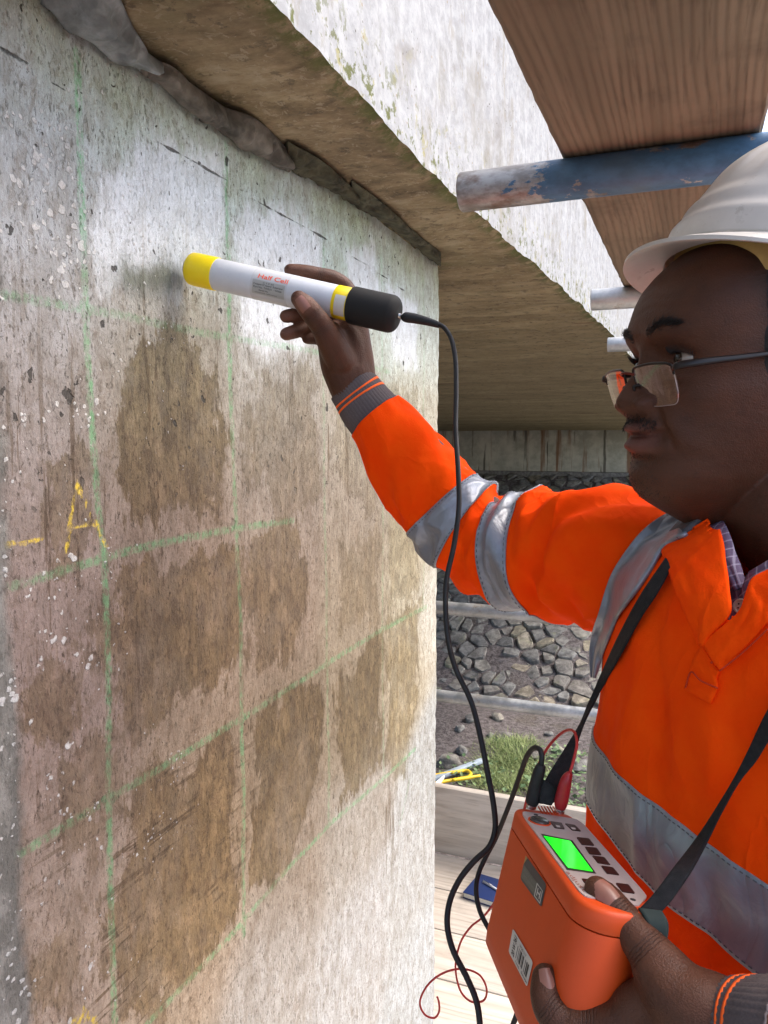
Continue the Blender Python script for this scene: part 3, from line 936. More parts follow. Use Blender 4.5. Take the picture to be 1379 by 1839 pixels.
# grass and weeds
def leafmat(name, lo, hi):
    m = Mat(name)
    m.set(color=m.mix(m.attr('rv'), lo, hi), rough=.6, spec=.3)
    m.set(Subsurface_Weight=.0)
    return m.m
MGRASS = leafmat('grass_blades', (.09, .15, .045), (.33, .38, .16))
MWEED = leafmat('weed_leaves', (.07, .13, .06), (.22, .30, .14))
def blades(name, centres, n, spread, lenr, mat, wid=.006, leaf=False):
    V, F, RV = [], [], []
    for _ in range(n):
        c = np.array(random.choice(centres))
        g = np.random.default_rng(random.randrange(10 ** 9))
        p = c + np.r_[g.normal(0, spread, 2), 0]
        p[2] = gz(p[0], p[1]) - .01
        L = g.uniform(*lenr)
        d = g.normal(0, 1, 3) * np.array([.7, .7, .15])
        d[2] = abs(d[2]) + (.5 if not leaf else .25)
        d /= np.linalg.norm(d)
        s = np.cross(d, (0, 0, 1))
        s = s / (np.linalg.norm(s) + 1e-9) * (wid if not leaf else L * .38) * g.uniform(.6, 1.3)
        b = len(V)
        bend = np.array([d[0], d[1], -1.0]) * L * g.uniform(.05, .35)
        rv = g.uniform(0, 1)
        if not leaf:
            V += [p - s, p + s, p + d * L * .55 + s * .7 + bend * .2, p + d * L * .55 - s * .7 + bend * .2, p + d * L + bend]
            F += [(b, b + 1, b + 2, b + 3), (b + 3, b + 2, b + 4)]
            RV += [rv] * 5
        else:
            p = p + np.array([0, 0, g.uniform(.01, .10)])
            V += [p, p + d * L * .5 + s, p + d * L + bend * .5, p + d * L * .5 - s]
            F += [(b, b + 1, b + 2, b + 3)]
            RV += [rv] * 4
    o = obj(name, V, F, mat, smooth=False, fixn=False)
    a_ = o.data.attributes.new('rv', 'FLOAT', 'POINT')
    a_.data.foreach_set('value', RV)
    return o
gc = [onz(px, py, ZG) for px, py in [(905, 1345), (930, 1335), (890, 1375), (920, 1380), (945, 1370), (870, 1400), (900, 1410), (935, 1410), (960, 1395), (915, 1360)]]
g1 = blades('grass', gc, 4600, .085, (.05, .16), MGRASS, .0024)
tag(g1, 'clump of long yellowish green grass on the soil beyond the toe board', 'grass', kind='stuff')
wc = [onz(px, py, ZG) for px, py in [(985, 1400), (1010, 1420), (1040, 1400), (1000, 1450), (1045, 1450), (970, 1420), (830, 1400), (860, 1390), (1020, 1370)]]
g2 = blades('weeds', wc, 520, .12, (.025, .06), MWEED, leaf=True)
tag(g2, 'low leafy green weeds among pale stones beyond the meter', 'weeds', kind='stuff')
# yellow bow of a hand saw and a pale bar lying on the soil
MYEL = plain('yellow_enamel', (.78, .52, .02), .4, .08, 30, bump=0)
MBAR = plain('pale_blue_metal', (.42, .50, .58), .45, .12, 20, metal=.3, bump=0)
MPAL = plain('pale_plastic', (.62, .66, .66), .5, .1, 20, bump=0)
ZL = ZG + .075
sb = empty('hand_saw', onz(815, 1398, ZL), 'yellow bow framed hand saw lying on the soil beside the pier', 'saw')
lp = [onz(px, py, ZL) for px, py in [(760, 1396), (790, 1391), (820, 1386), (838, 1384), (845, 1389), (842, 1395), (828, 1398), (800, 1403), (765, 1409)]]
obj('bow', *tube(lp, .013, 10, 60), MYEL, sb)
obj('handle', *tube([onz(812, 1401, ZL + .02), onz(838, 1397, ZL + .02), onz(862, 1393, ZL + .02)], [.012, .014, .010], 10), MYEL, sb)
obj('blade_guard', *tube([onz(775, 1418, ZL), onz(790, 1405, ZL), onz(797, 1396, ZL)], [.04, .045, .02], 10, flat=.3), MPAL, sb)
q = [onz(760, 1406, ZL - .02), onz(863, 1367, ZL - .02)]
ax_ = (q[1] - q[0])
sd2 = np.cross(ax_, (0, 0, 1)); sd2 = sd2 / np.linalg.norm(sd2) * .045
tag(bev_box('metal_bar', q[0], ax_, sd2, (0, 0, .03), .006, MBAR), 'pale blue grey straight bar lying on the soil behind the yellow saw', 'bar')

# ================================================================== scaffold
deck = MB()
for xj in (-1.0, .35, 1.2, 2.1):
    deck.add(*tube([(xj, -1.2, -.064), (xj, 2.75, -.064)], .0242, 16, 2))
dk = deck.obj('scaffold_deck', MGALV, smooth=True)
tag(dk, kind='structure')
yb_ = [2.55 - .225 * k for k in range(-1, 16)]
for k, y1 in enumerate(yb_):
    y0 = y1 - .221
    wd = .221
    if y0 < 1.90 < y1:
        wd = y1 - 1.906; y0 = 1.906
    x0 = .035 if (y0 < 1.90 and y1 > .40) else -1.35
    o = bev_box('plank', (x0, y0, -.0395 + random.uniform(-.001, .001)), (2.4 - x0, 0, 0), (0, wd, random.uniform(-.002, .002)), (0, 0, .038), .003, MDECK, dk)
tb = bev_box('toe_board', (-1.3, 2.782, .0), (3.6, 0, 0), (0, .038, 0), (0, 0, .265), .003, MDECK)
tag(tb, 'pale timber toe board on edge along the far side of the deck', 'toe board')
def pipe(name, a, b, r, mat, label, group, hollow=False):
    a, b = np.array(a, float), np.array(b, float)
    n = 24
    T = (b - a) / np.linalg.norm(b - a)
    u = np.cross(T, (0, 0, 1)) if abs(T[2]) < .9 else np.array([1.0, 0, 0])
    u /= np.linalg.norm(u)
    v_ = np.cross(T, u)
    th = np.linspace(0, 2 * np.pi, n, endpoint=False)
    ring = lambda p, rr: [p + rr * (math.cos(t) * u + math.sin(t) * v_) for t in th]
    L = np.linalg.norm(b - a)
    k = max(2, int(L / .08))
    rings = [ring(a + T * .06, r * .85), ring(a + T * .0005, r * .86), ring(a, r * .95)] + [ring(a + T * (.0015 + (L - .003) * i / k), r * (1 + .004 * math.sin(i * 2.1))) for i in range(k + 1)] + [ring(b, r * .95), ring(b - T * .0005, r * .86), ring(b - T * .06, r * .85)]
    return tag(obj(name, *loft(rings), mat, sharp=35), label, 'scaffold tube', group)
G1 = 'scaffold tubes of the guard rail'
G2 = 'transom tubes under the overhead board'
ra = ony(800, 1091, 2.90); rb = ony(1010, 1117, 2.90)
zl_, zh_ = float(ony(800, 1251, 2.87)[2]), float(ony(800, 1092, 2.87)[2])
pipe('scaffold_tube', (-1.2, 2.87, zh_), (1.5, 2.87, zh_), .0262, MGALV, 'upper guard rail tube passing behind the raised orange sleeve', G1)
pipe('scaffold_tube', (-1.2, 2.87, zl_), (1.5, 2.87, zl_), .0242, MGALV, 'lower guard rail tube crossing in front of the soil and stones', G1)
ZT = 1.922
pipe('scaffold_tube', (float(ony(828, 340, 1.01)[0]), 1.01, ZT), (1.55, 1.01, ZT), .0245, MBLUE, 'flaking blue painted scaffold tube under the dark board', G2)
pipe('scaffold_tube', (float(ony(1062, 548, 1.87)[0]), 1.87, ZT), (1.55, 1.87, ZT), .0242, MGALV, 'bare grey scaffold tube at the far end of the overhead board', G2)
pipe('scaffold_tube', (float(ony(1091, 625, 2.75)[0]), 2.75, ZT), (1.55, 2.75, ZT), .0242, MGALV, 'farthest short grey tube end beside the spectacles', G2)
for y in (1.065, 2.815):
    pipe('scaffold_tube', (1.45, y, -1.05), (1.45, y, 2.6), .0242, MGALV, 'upright scaffold tube ' + ('carrying the blue tube' if y < 2 else 'carrying the guard rail') + ' on the right', 'upright scaffold tubes')
zb2 = ZT + .0245
ye_ = float(onz(1137, 526, zb2)[1])
n_ = 120
lx = .443; rx = .668
sec = []
for i, y in enumerate(np.linspace(-.7, ye_, n_)):
    jl = .0008 * fbm(np.array([[y * 60, 0, 0]]), 31, 4)[0]
    jr = .001 * fbm(np.array([[y * 30, 9, 0]]), 33, 3)[0]
    yj = y
    sec.append([(lx + jl, yj, zb2 + .004), (lx + .005 + jl, yj, zb2 + .0003), (rx - .004 + jr, yj, zb2 + .0003), (rx + jr, yj, zb2 + .004), (rx + jr, yj, zb2 + .037), (lx + jl, yj, zb2 + .037)])
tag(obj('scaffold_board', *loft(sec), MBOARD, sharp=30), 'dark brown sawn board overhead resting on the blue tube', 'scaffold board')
# ================================================================== the surveyor
def m_skin():
    m = Mat('dark_brown_skin')
    v = m.co()
    n1 = m.noise(v, 22, 5, .6)
    n2 = m.noise(v, 600, 3, .6)
    pore = m.vor(v, 900)
    c = m.mix(m.step(n1, .3, .7), (.060, .0205, .0095), (.092, .033, .0155))
    c = m.mix(m.step(n2, .56, .72, 0, .35), c, (.042, .016, .009))
    c = m.mix(m.attr('lip'), c, (.150, .058, .046))
    c = m.mix(m.attr('palm'), c, (.24, .11, .075))
    c = m.mix(m.attr('beard'), c, (.026, .014, .010))
    tj = m.attr('tj')
    jw = m.step(m.math('ABSOLUTE', tj), .0062, .0015)
    jl = m.math('MULTIPLY', jw, m.step(m.math('SINE', m.math('ADD', m.math('MULTIPLY', tj, 2900), m.math('MULTIPLY', m.noise(v, 150, 4, .6), 9))), .35, .95))
    c = m.mix(m.math('MULTIPLY', jl, .55), c, (.022, .010, .007))
    c = m.mix(m.math('MULTIPLY', jw, .25), c, (.045, .019, .011))
    c = m.mix(m.step(m.noise(v, 75, 5, .7), .58, .68, 0, .35), c, (.040, .015, .008))
    cre = m.noise(m.n('Mapping', {'Vector': v, 'Scale': (1, 1, 1)}), 120, 5, .7, .5)
    h = m.math('ADD', m.math('MULTIPLY', n2, .4), m.math('MULTIPLY', pore, .35))
    h = m.math('SUBTRACT', m.math('ADD', h, m.math('MULTIPLY', cre, .9)), m.math('MULTIPLY', jl, 1.3))
    m.set(color=c, rough=m.lin(n1, .3, .7, .46, .60), normal=m.bump(h, .5, .0016), spec=.34)
    m.set(Subsurface_Weight=.08, Subsurface_Radius=(.004, .0015, .001))
    return m.m
def m_hivis():
    m = Mat('fluorescent_orange_fabric')
    v = m.co()
    n1 = m.noise(v, 30, 5, .6)
    weave = m.noise(v, 900, 2, .5)
    c = m.mix(m.step(n1, .25, .75), (.97, .058, .001), (1.0, .082, .002))
    cr = m.noise(v, 26, 4, .55, .6)
    rd_ = m.math('POWER', m.math('SUBTRACT', 1.0, m.math('ABSOLUTE', m.math('MULTIPLY_ADD', m.noise(m.n('Mapping', {'Vector': v, 'Scale': (1, 1, .6), 'Rotation': (.4, .5, 0)}), 13, 3, .5, .5), 2, -1))), 9)
    cr = m.math('ADD', cr, m.math('MULTIPLY', rd_, .55))
    m.set(color=c, rough=.85, normal=m.bump(m.math('ADD', m.math('MULTIPLY', weave, .12), m.math('MULTIPLY', cr, .7)), .5, .006), spec=.06)
    return m.m
def m_tape():
    m = Mat('grey_reflective_tape')
    v = m.co()
    n1 = m.noise(v, 26, 4, .6, .8)
    n2 = m.noise(v, 1400, 2, .5)
    rd_ = m.math('POWER', m.math('SUBTRACT', 1.0, m.math('ABSOLUTE', m.math('MULTIPLY_ADD', m.noise(m.n('Mapping', {'Vector': v, 'Scale': (1, 1, .45), 'Rotation': (.5, .3, 0)}), 30, 3, .5, .6), 2, -1))), 8)
    n1 = m.math('SUBTRACT', n1, m.math('MULTIPLY', rd_, .20))
    c = m.mix(m.step(n1, .30, .62), (.24, .26, .30), (.32, .345, .395))
    m.set(color=c, rough=m.lin(n1, .3, .7, .34, .5), metal=.35, normal=m.bump(m.math('ADD', n1, m.math('MULTIPLY', n2, .05)), .32, .007))
    return m.m
def m_knit():
    m = Mat('dark_grey_rib_knit')
    v = m.co()
    n1 = m.noise(v, 500, 3)
    m.set(color=m.mix(n1, (.085, .07, .072), (.15, .125, .125)), rough=.95, normal=m.bump(n1, .4, .001), spec=.15)
    return m.m
def m_plaid():
    m = Mat('purple_plaid_cotton')
    v = m.co(rot=(.5, .35, .6))
    x = m.n('SeparateXYZ', [v], out=0)
    z = m.n('SeparateXYZ', [v], out=2)
    def lines(c, f, w):
        fr = m.math('FRACT', m.math('MULTIPLY', c, f))
        return m.step(m.math('ABSOLUTE', m.math('SUBTRACT', fr, .5)), w, w * .6)
    c = m.mix(m.noise(v, 300, 3), (.085, .060, .105), (.15, .11, .17))
    c = m.mix(m.math('MULTIPLY', lines(x, 130, .10), .5), c, (.42, .38, .46))
    c = m.mix(m.math('MULTIPLY', lines(z, 130, .10), .5), c, (.42, .38, .46))
    c = m.mix(m.math('MULTIPLY', lines(x, 48, .2), .4), c, (.16, .035, .06))
    m.set(color=c, rough=.9, normal=m.bump(m.noise(v, 700, 2), .3, .001), spec=.2)
    return m.m
MSKIN, MHV, MTAPE, MKNIT, MPLAID = m_skin(), m_hivis(), m_tape(), m_knit(), m_plaid()
MPIPING = plain('orange_trim', (1.0, .13, .01), .8, .05, 60, bump=0)
MHAIR = plain('black_hair', (.012, .010, .010), .6, .3, 200, bump=.3)
MWEB = plain('black_webbing', (.007, .007, .008), .85, .3, 300, bump=.4)
MNAIL = plain('fingernail', (.24, .105, .075), .35, .1, 60, bump=0)
MTROU = plain('navy_work_trousers', (.02, .024, .04), .9, .3, 60)
MBOOT = plain('brown_leather', (.06, .035, .02), .6, .3, 40)
MSTITCH = plain('dark_stitching', (.10, .10, .11), .8, .1, 60, bump=0)

def cpv(v2, up=0.0):        # direction given in the camera's plan frame
    return AR * v2[0] + AF * v2[1] + AU * up
# ------------------------------------------------------------------ head frame
FH = cpv((-math.cos(R_(9)), -math.sin(R_(9)))); FH /= np.linalg.norm(FH)
UH = AU
LH = np.cross(UH, FH)                      # towards his left, the side the camera sees
NAS = P(1151, 632, .64)
HC = NAS - FH * .091 - UH * .021
def hd(a, b, c):
    return HC + FH * a + LH * b + UH * c
cl_ = np.array([-.125, -.112, -.104, -.099, -.090, -.0785, -.0625, -.054, -.0465, -.040, -.032, -.022, -.012, 0, .012, .021, .034, .045, .060, .072, .085, .098, .110, .120, .127, .130])
Af_ = np.array([.035, .060, .074, .082, .0895, .0925, .0895, .0905, .0915, .0915, .0905, .0885, .087, .0865, .0865, .0885, .0925, .0935, .0885, .0825, .0715, .057, .042, .028, .014, .003])
Ab_ = np.array([.020, .035, .045, .052, .060, .066, .075, .079, .082, .084, .087, .090, .093, .096, .099, .101, .103, .104, .103, .101, .096, .087, .073, .056, .036, .006])
B_ = np.array([.022, .034, .0402, .0445, .0508, .0572, .0632, .0660, .0682, .0698, .0713, .0728, .0745, .0750, .0755, .0757, .0757, .0755, .0750, .073, .068, .060, .050, .038, .024, .004])
nC, nT = 230, 260
cs = np.linspace(-.125, .130, nC)
def sm1(x, n=9):
    k = np.hanning(n + 2)[1:-1]; k /= k.sum()
    return np.convolve(np.r_[np.full(n, x[0]), x, np.full(n, x[-1])], k, 'same')[n:-n]
def headsurf(cs, th):
    af, ab, bb = (sm1(np.interp(cs, cl_, q)) if len(cs) > 30 else np.interp(cs, cl_, q) for q in (Af_, Ab_, B_))
    ct, st = np.cos(th)[None], np.sin(th)[None]
    n = 2.25
    aa = np.where(ct > 0, af[:, None], ab[:, None])
    r = (np.abs(ct / aa) ** n + np.abs(st / bb[:, None]) ** n) ** (-1 / n)
    a, b = r * ct, r * st
    c = np.repeat(cs[:, None], len(th), 1)
    G = lambda x, s: np.exp(-(x / s) ** 2)
    fr = sm(a, .0, .045)
    d = 0
    # nose: bridge, tip, wings
    sp = lambda xs_, ys_: (sm1(np.interp(cs, xs_, ys_), 7) if len(cs) > 30 else np.interp(cs, xs_, ys_))[:, None]
    nc = sp([-.036, -.0315, -.026, -.019, -.010, 0, .010, .020, .030], [0, .009, .0195, .0235, .0195, .0130, .0070, .0028, 0])
    nw = sp([-.034, -.018, -.005, .012, .03], [.0150, .0148, .0108, .0080, .008])
    d = d + nc * np.exp(-np.abs(b / nw) ** 2.0)
    d = d + .0105 * G(np.abs(b) - .0172, .0062) * G(c + .0215, .0076)
    d = d - .0035 * G(np.abs(b) - .0075, .0035) * G(c + .031, .0035)
    # sockets, brow, cheek bones, lids
    d = d - .0090 * G(np.abs(b) - .0315, .0145) * G(c - .0125, .0088)
    d = d - .0035 * G(np.abs(b) - .0150, .006) * G(c - .017, .009)
    d = d + .0032 * G(np.abs(b) - .027, .018) * G(c - .0345, .0075)
    d = d + .0040 * G(np.abs(b) - .047, .018) * G(c + .014, .014)
    d = d - .0018 * G(np.abs(b) - .050, .016) * G(c + .040, .018)
    d = d + .0018 * G(np.abs(b) - .033, .013) * G(c + .0035, .0035)
    d = d - .0022 * G(np.abs(b) - .034, .012) * G(c + .0085, .003)
    # lips and the line between them, fold beside the mouth, hollow under the lip
    ml = -.0465 + .0022 * (b / .024) ** 2
    d = d + .0100 * G(b, .0215) * G(c + .0402, .0054)
    d = d + .0112 * G(b, .0195) * G(c + .0548, .0060)
    d = d - .0056 * np.exp(-np.abs(b / .0270) ** 4) * G(c - ml, .0019)
    d = d - .0035 * G(np.abs(b) - .0265, .0045) * G(c + .047, .005)
    d = d - .0016 * G(b, .0030) * G(c + .0345, .005)
    d = d - .0032 * G(b, .019) * G(c + .0655, .0050)
    d = d + .0026 * G(b, .017) * G(c + .083, .011)
    fold_b = np.interp(c, [-.06, -.048, -.03, -.02], [.036, .0335, .0255, .0205])
    d = d - .0024 * G(np.abs(b) - fold_b, .0030) * sm(c, -.064, -.05) * sm(c, -.017, -.027)
    d = d + .0022 * G(np.abs(b) - fold_b - .008, .008) * sm(c, -.066, -.05) * sm(c, -.01, -.027)
    # brow furrows
    for k, q in enumerate((.052, .0605, .069)):
        d = d - .0008 * G(c - q - .0018 * np.sin(b * 130 + k), .0013) * G(b - .012, .03)
    d = d * fr
    dirn = np.where(np.abs(b) > 0, b, 0)
    a2 = a + d * np.cos(np.arctan2(b, a) * .7)
    b2 = b + d * np.sin(np.arctan2(b, a) * .7)
    # cheeks are full, jaw line soft
    return a2, b2, c
th = np.linspace(-np.pi, np.pi, nT, endpoint=False)
th = th - .35 * np.sin(th)                       # samples crowd towards the face
a_, b_, c_ = headsurf(cs, th)
rings = HC + a_[..., None] * FH + b_[..., None] * LH + c_[..., None] * UH
body = MB()
body.add(*loft(rings))
# ears
for s in (1, -1):
    er = []
    for t in np.linspace(0, 1, 14):
        prof = math.sin(math.pi * t) ** .6
        q = np.linspace(0, 2 * np.pi, 18, endpoint=False)
        er.append([hd(-.012 + .018 * prof * math.cos(x) - .006 * t, s * (.074 + .004 * t + .006 * math.sin(x) * prof + .010 * prof), -.030 + .064 * t) for x in q])
    body.add(*loft(er))
# ------------------------------------------------------------------ trunk frame
TF = cpv((-.936, -.352)); TF /= np.linalg.norm(TF)
TW = cpv((-.352, .936)); TW /= np.linalg.norm(TW)          # towards his right side
TC0 = CAM + AR * .345 + AF * .592
TC0 = np.array([TC0[0], TC0[1], 0.0])
def tp(a, b, z):
    return TC0 + TF * a + TW * b + np.array([0, 0, z])
# neck and a slim trunk inside the clothes
nk = np.array([tp(-.02, 0, 1.36), tp(-.012, 0, 1.46), tp(-.002, 0, 1.51), HC - FH * .018 - UH * .075, HC - FH * .020 - UH * .03])
body.add(*tube(nk, [.075, .064, .0575, .0555, .055], 40, 24))
tr = []
for z, wd, dp in [(.86, .12, .09), (.95, .14, .09), (1.1, .135, .085), (1.25, .145, .095), (1.38, .15, .095), (1.45, .13, .075), (1.49, .08, .055), (1.505, .03, .03)]:
    q = np.linspace(0, 2 * np.pi, 36, endpoint=False)
    tr.append([tp(dp * math.cos(x) - .015, wd * math.sin(x), z) for x in q])
body.add(*loft(tr))
# right arm inside its sleeve, then wrist
SHR = tp(-.005, .165, 1.475)
arm = [(SHR, .05), (P(1090, 990, .80), .048), (P(985, 995, .865), .046), (P(880, 965, .925), .044), (P(800, 890, .945), .042), (P(735, 815, .958), .038),
       (P(672, 750, .968), .030), (P(640, 703, .970), .0265), (P(622, 665, .966), .0275)]
body.add(*tube([a[0] for a in arm], [a[1] for a in arm], 28, 70, flat=.86))
JOINTS = []
def finger(pts, n=26, seg=16):
    X = np.array([P(*p[:3]) for p in pts])
    r = np.array([p[3] for p in pts])
    # slight swelling at the joints
    V, F = tube(X, r, seg, n, round_end=True)
    body.add(V, F)
    JOINTS.append(X[::2] if len(X) > 6 else X[[0, 2, 3, 5]] if len(X) == 6 else X)
    return X
# upper hand: heel, palm and web, built as thick fingers fused together
def blob(pts, seg=20, n=22):
    X = np.array([P(*p[:3]) for p in pts]); r = np.array([p[3] for p in pts])
    body.add(*tube(X, r, seg, n, round_end=True))
blob([(628, 700, .968, .024), (612, 655, .962, .025), (600, 622, .955, .0205), (592, 600, .947, .0165)])
blob([(642, 696, .972, .024), (634, 650, .970, .022), (630, 612, .970, .019), (630, 588, .975, .0135)])
blob([(634, 698, .976, .022), (618, 650, .976, .021), (606, 606, .978, .0165), (600, 592, .982, .012)])
blob([(650, 690, .972, .018), (645, 645, .972, .018), (642, 600, .974, .0150), (640, 572, .978, .0130)])
TH_R = finger([(612, 650, .950, .0185), (592, 610, .934, .0165), (578, 586, .924, .0138), (563, 566, .917, .0128), (549, 549, .913, .0120), (537, 537, .913, .0098)])
finger([(640, 590, .978, .0125), (634, 556, .990, .0118), (622, 518, .998, .0108), (598, 500, .995, .0100), (575, 494, .990, .0092), (545, 488, .984, .0088), (521, 485, .980, .0076)])
finger([(625, 600, .982, .0125), (608, 578, .996, .0112), (590, 563, 1.000, .0105), (566, 560, .992, .0098), (540, 564, .981, .0092), (514, 568, .973, .0082)])
finger([(622, 625, .984, .0120), (602, 603, .994, .0105), (582, 588, .996, .0098), (560, 585, .990, .0094), (537, 593, .980, .0090), (514, 600, .973, .0080)])
finger([(628, 645, .988, .0110), (610, 628, .996, .0092), (590, 615, .996, .0085), (570, 608, .990, .0080), (552, 608, .986, .0070)])
# left arm and the hand on the meter
SHL = tp(-.005, -.165, 1.455)
ELB = CAM + AR * .40 + AF * .32 + AU * -.40
larm = [(SHL, .05), (CAM + AR * .42 + AF * .36 - AU * .27, .046), (ELB, .043), (CAM + AR * .33 + AF * .345 - AU * .37, .040), (P(1400, 1880, .385), .034), (P(1356, 1868, .402), .0275), (P(1300, 1852, .418), .0265)]
body.add(*tube([a[0] for a in larm], [a[1] for a in larm], 28, 70, flat=.8))
blob([(1320, 1850, .415, .025), (1255, 1815, .420, .0235), (1205, 1780, .428, .0185), (1178, 1745, .436, .0145)], n=26)
blob([(1320, 1870, .420, .026), (1250, 1860, .424, .026), (1195, 1850, .430, .0215), (1155, 1845, .436, .0155)], n=26)
blob([(1325, 1890, .425, .024), (1255, 1905, .432, .023), (1190, 1920, .440, .018), (1150, 1925, .446, .0135)], n=26)
blob([(1230, 1815, .428, .018), (1180, 1800, .436, .0165), (1140, 1812, .440, .0150)], n=16)
TH_L = finger([(1235, 1795, .424, .0175), (1195, 1745, .436, .0158), (1162, 1705, .446, .0136), (1132, 1668, .456, .0118), (1108, 1640, .464, .0112), (1088, 1615, .470, .0104), (1073, 1598, .474, .0086)])
IX_L = finger([(1170, 1845, .434, .0150), (1110, 1840, .440, .0136), (1060, 1842, .446, .0125), (1015, 1838, .450, .0118), (990, 1815, .455, .0108), (980, 1785, .462, .0100), (979, 1757, .468, .0088)])
for k, dy in enumerate((70, 135, 190)):
    finger([(1165, 1855 + dy, .436 + .004 * k, .0135), (1110, 1862 + dy, .443, .0122), (1055, 1866 + dy, .449, .0115), (1022, 1860 + dy, .452, .0108), (1006, 1838 + dy, .458, .0100), (1002, 1812 + dy, .466, .0085)])
V = np.array(body.V)
tmp = bpy.data.meshes.new('tmp')
tmp.from_pydata(V.tolist(), [], body.F)
to = bpy.data.objects.new('tmp', tmp)
col.objects.link(to)
bm = bmesh.new(); bm.from_mesh(tmp); bmesh.ops.recalc_face_normals(bm, faces=bm.faces); bm.to_mesh(tmp); bm.free()
md = to.modifiers.new('r', 'REMESH')
md.mode = 'VOXEL'
md.voxel_size = .00155
dg = bpy.context.evaluated_depsgraph_get()
bme = bpy.data.meshes.new_from_object(to.evaluated_get(dg))
bpy.data.objects.remove(to)
nv = len(bme.vertices)
X = np.empty(nv * 3); bme.vertices.foreach_get('co', X); X = X.reshape(-1, 3)
E_ = np.empty(len(bme.edges) * 2, int); bme.edges.foreach_get('vertices', E_); E_ = E_.reshape(-1, 2)
deg = np.bincount(E_.ravel(), minlength=nv)[:, None]
def lap(X):
    S = np.stack([np.bincount(E_[:, 0], X[E_[:, 1], k], nv) + np.bincount(E_[:, 1], X[E_[:, 0], k], nv) for k in range(3)], 1)
    return S / np.maximum(deg, 1)
face_w = (np.linalg.norm(X - (HC + FH * .08 - UH * .01), axis=1) < .085).astype(float)[:, None]
for it in range(14):
    f = .5 if it % 2 == 0 else -.48
    X = X + f * (lap(X) - X) * np.where((face_w > 0) & (it >= 2), 0, 1)
# soft fusing of finger roots and webs
hands = np.zeros(nv)
for c_h, r_h in ((P(612, 618, .965), .045), (P(1190, 1820, .43), .055)):
    hands = np.maximum(hands, sm(np.linalg.norm(X - c_h, axis=1), r_h, r_h * .6))
for it in range(16):
    X = X + .5 * (lap(X) - X) * hands[:, None]
base = np.array([TC0[0], TC0[1], 0.0])
bme.vertices.foreach_set('co', (X - base).ravel())
bme.update()
bme.polygons.foreach_set('use_smooth', [True] * len(bme.polygons))
bme.materials.clear()
bme.materials.append(MSKIN)
person = bpy.data.objects.new('person', bme)
col.objects.link(person)
person.location = base
ROOT[person] = base
tag(person, 'man in orange high visibility jacket reaching up to touch the concrete with a white tube', 'person')
rel = X - HC
pa, pb, pc = rel @ FH, rel @ LH, rel @ UH
front = (pa > .05) & (np.abs(pb) < .06) & (pc > -.11) & (pc < .1)
lip = front * (np.exp(-(np.abs(pb) / .0235) ** 6) * sm(pc, -.0625, -.0585) * sm(pc, -.0335, -.0385 - .0))
wv = vn(X * 160, 3) * .5 + .5
beard = front * np.clip(sm(pc, -.0385, -.0365) * sm(pc, -.0275, -.0305) * np.exp(-(pb / .031) ** 4) * .22 + .10 * sm(pc, -.068, -.074) * np.exp(-(pb / .03) ** 4), 0, 1) * (.5 + wv)
brow = (pa > .03) * np.exp(-((pc - .036 - .004 * np.clip(1 - (np.abs(pb) - .03) / .03, 0, 1) * 0) / .0045) ** 2) * sm(np.abs(pb), .010, .016) * sm(np.abs(pb), .058, .046) * .22
beard = np.maximum(beard, brow * (.6 + .4 * wv))
sc_h = sm(pa - .25 * (pc - .02), .035, .02) * sm(pc, .012, .03) * (pc < .14)
beard = np.clip(np.maximum(beard, sc_h * .8 * (.7 + .3 * wv)), 0, 1)
palm = np.zeros(nv)
for c_h, r_h in ((P(541, 546, .903), .016), (P(514, 568, .97), .016), (P(514, 600, .97), .016)):
    palm = np.maximum(palm, .6 * sm(np.linalg.norm(X - c_h, axis=1), r_h, r_h * .3))
for nm_, ar_ in (('lip', lip * .8), ('beard', beard), ('palm', palm)):
    a = bme.attributes.new(nm_, 'FLOAT', 'POINT')
    a.data.foreach_set('value', ar_.astype(float))
tj_ = np.full(nv, 9.0)
for FX in JOINTS:
    for k in range(1, len(FX) - 1):
        ax = FX[k + 1] - FX[k - 1]; ax /= np.linalg.norm(ax)
        dd = X - FX[k]
        near = (np.linalg.norm(dd, axis=1) < .017)
        t = dd @ ax
        tj_ = np.where(near & (np.abs(t) < np.abs(tj_)), t, tj_)
a = bme.attributes.new('tj', 'FLOAT', 'POINT'); a.data.foreach_set('value', tj_)
bodybvh = BVHTree.FromPolygons(X.tolist(), [tuple(p.vertices) for p in bme.polygons])
def hit(bvh, px, py):
    d = Vector(rdir(px, py)).normalized()
    r = bvh.ray_cast(Vector(CAM), d, 20)
    return (np.array(r[0]), np.array(r[1])) if r[0] else (None, None)

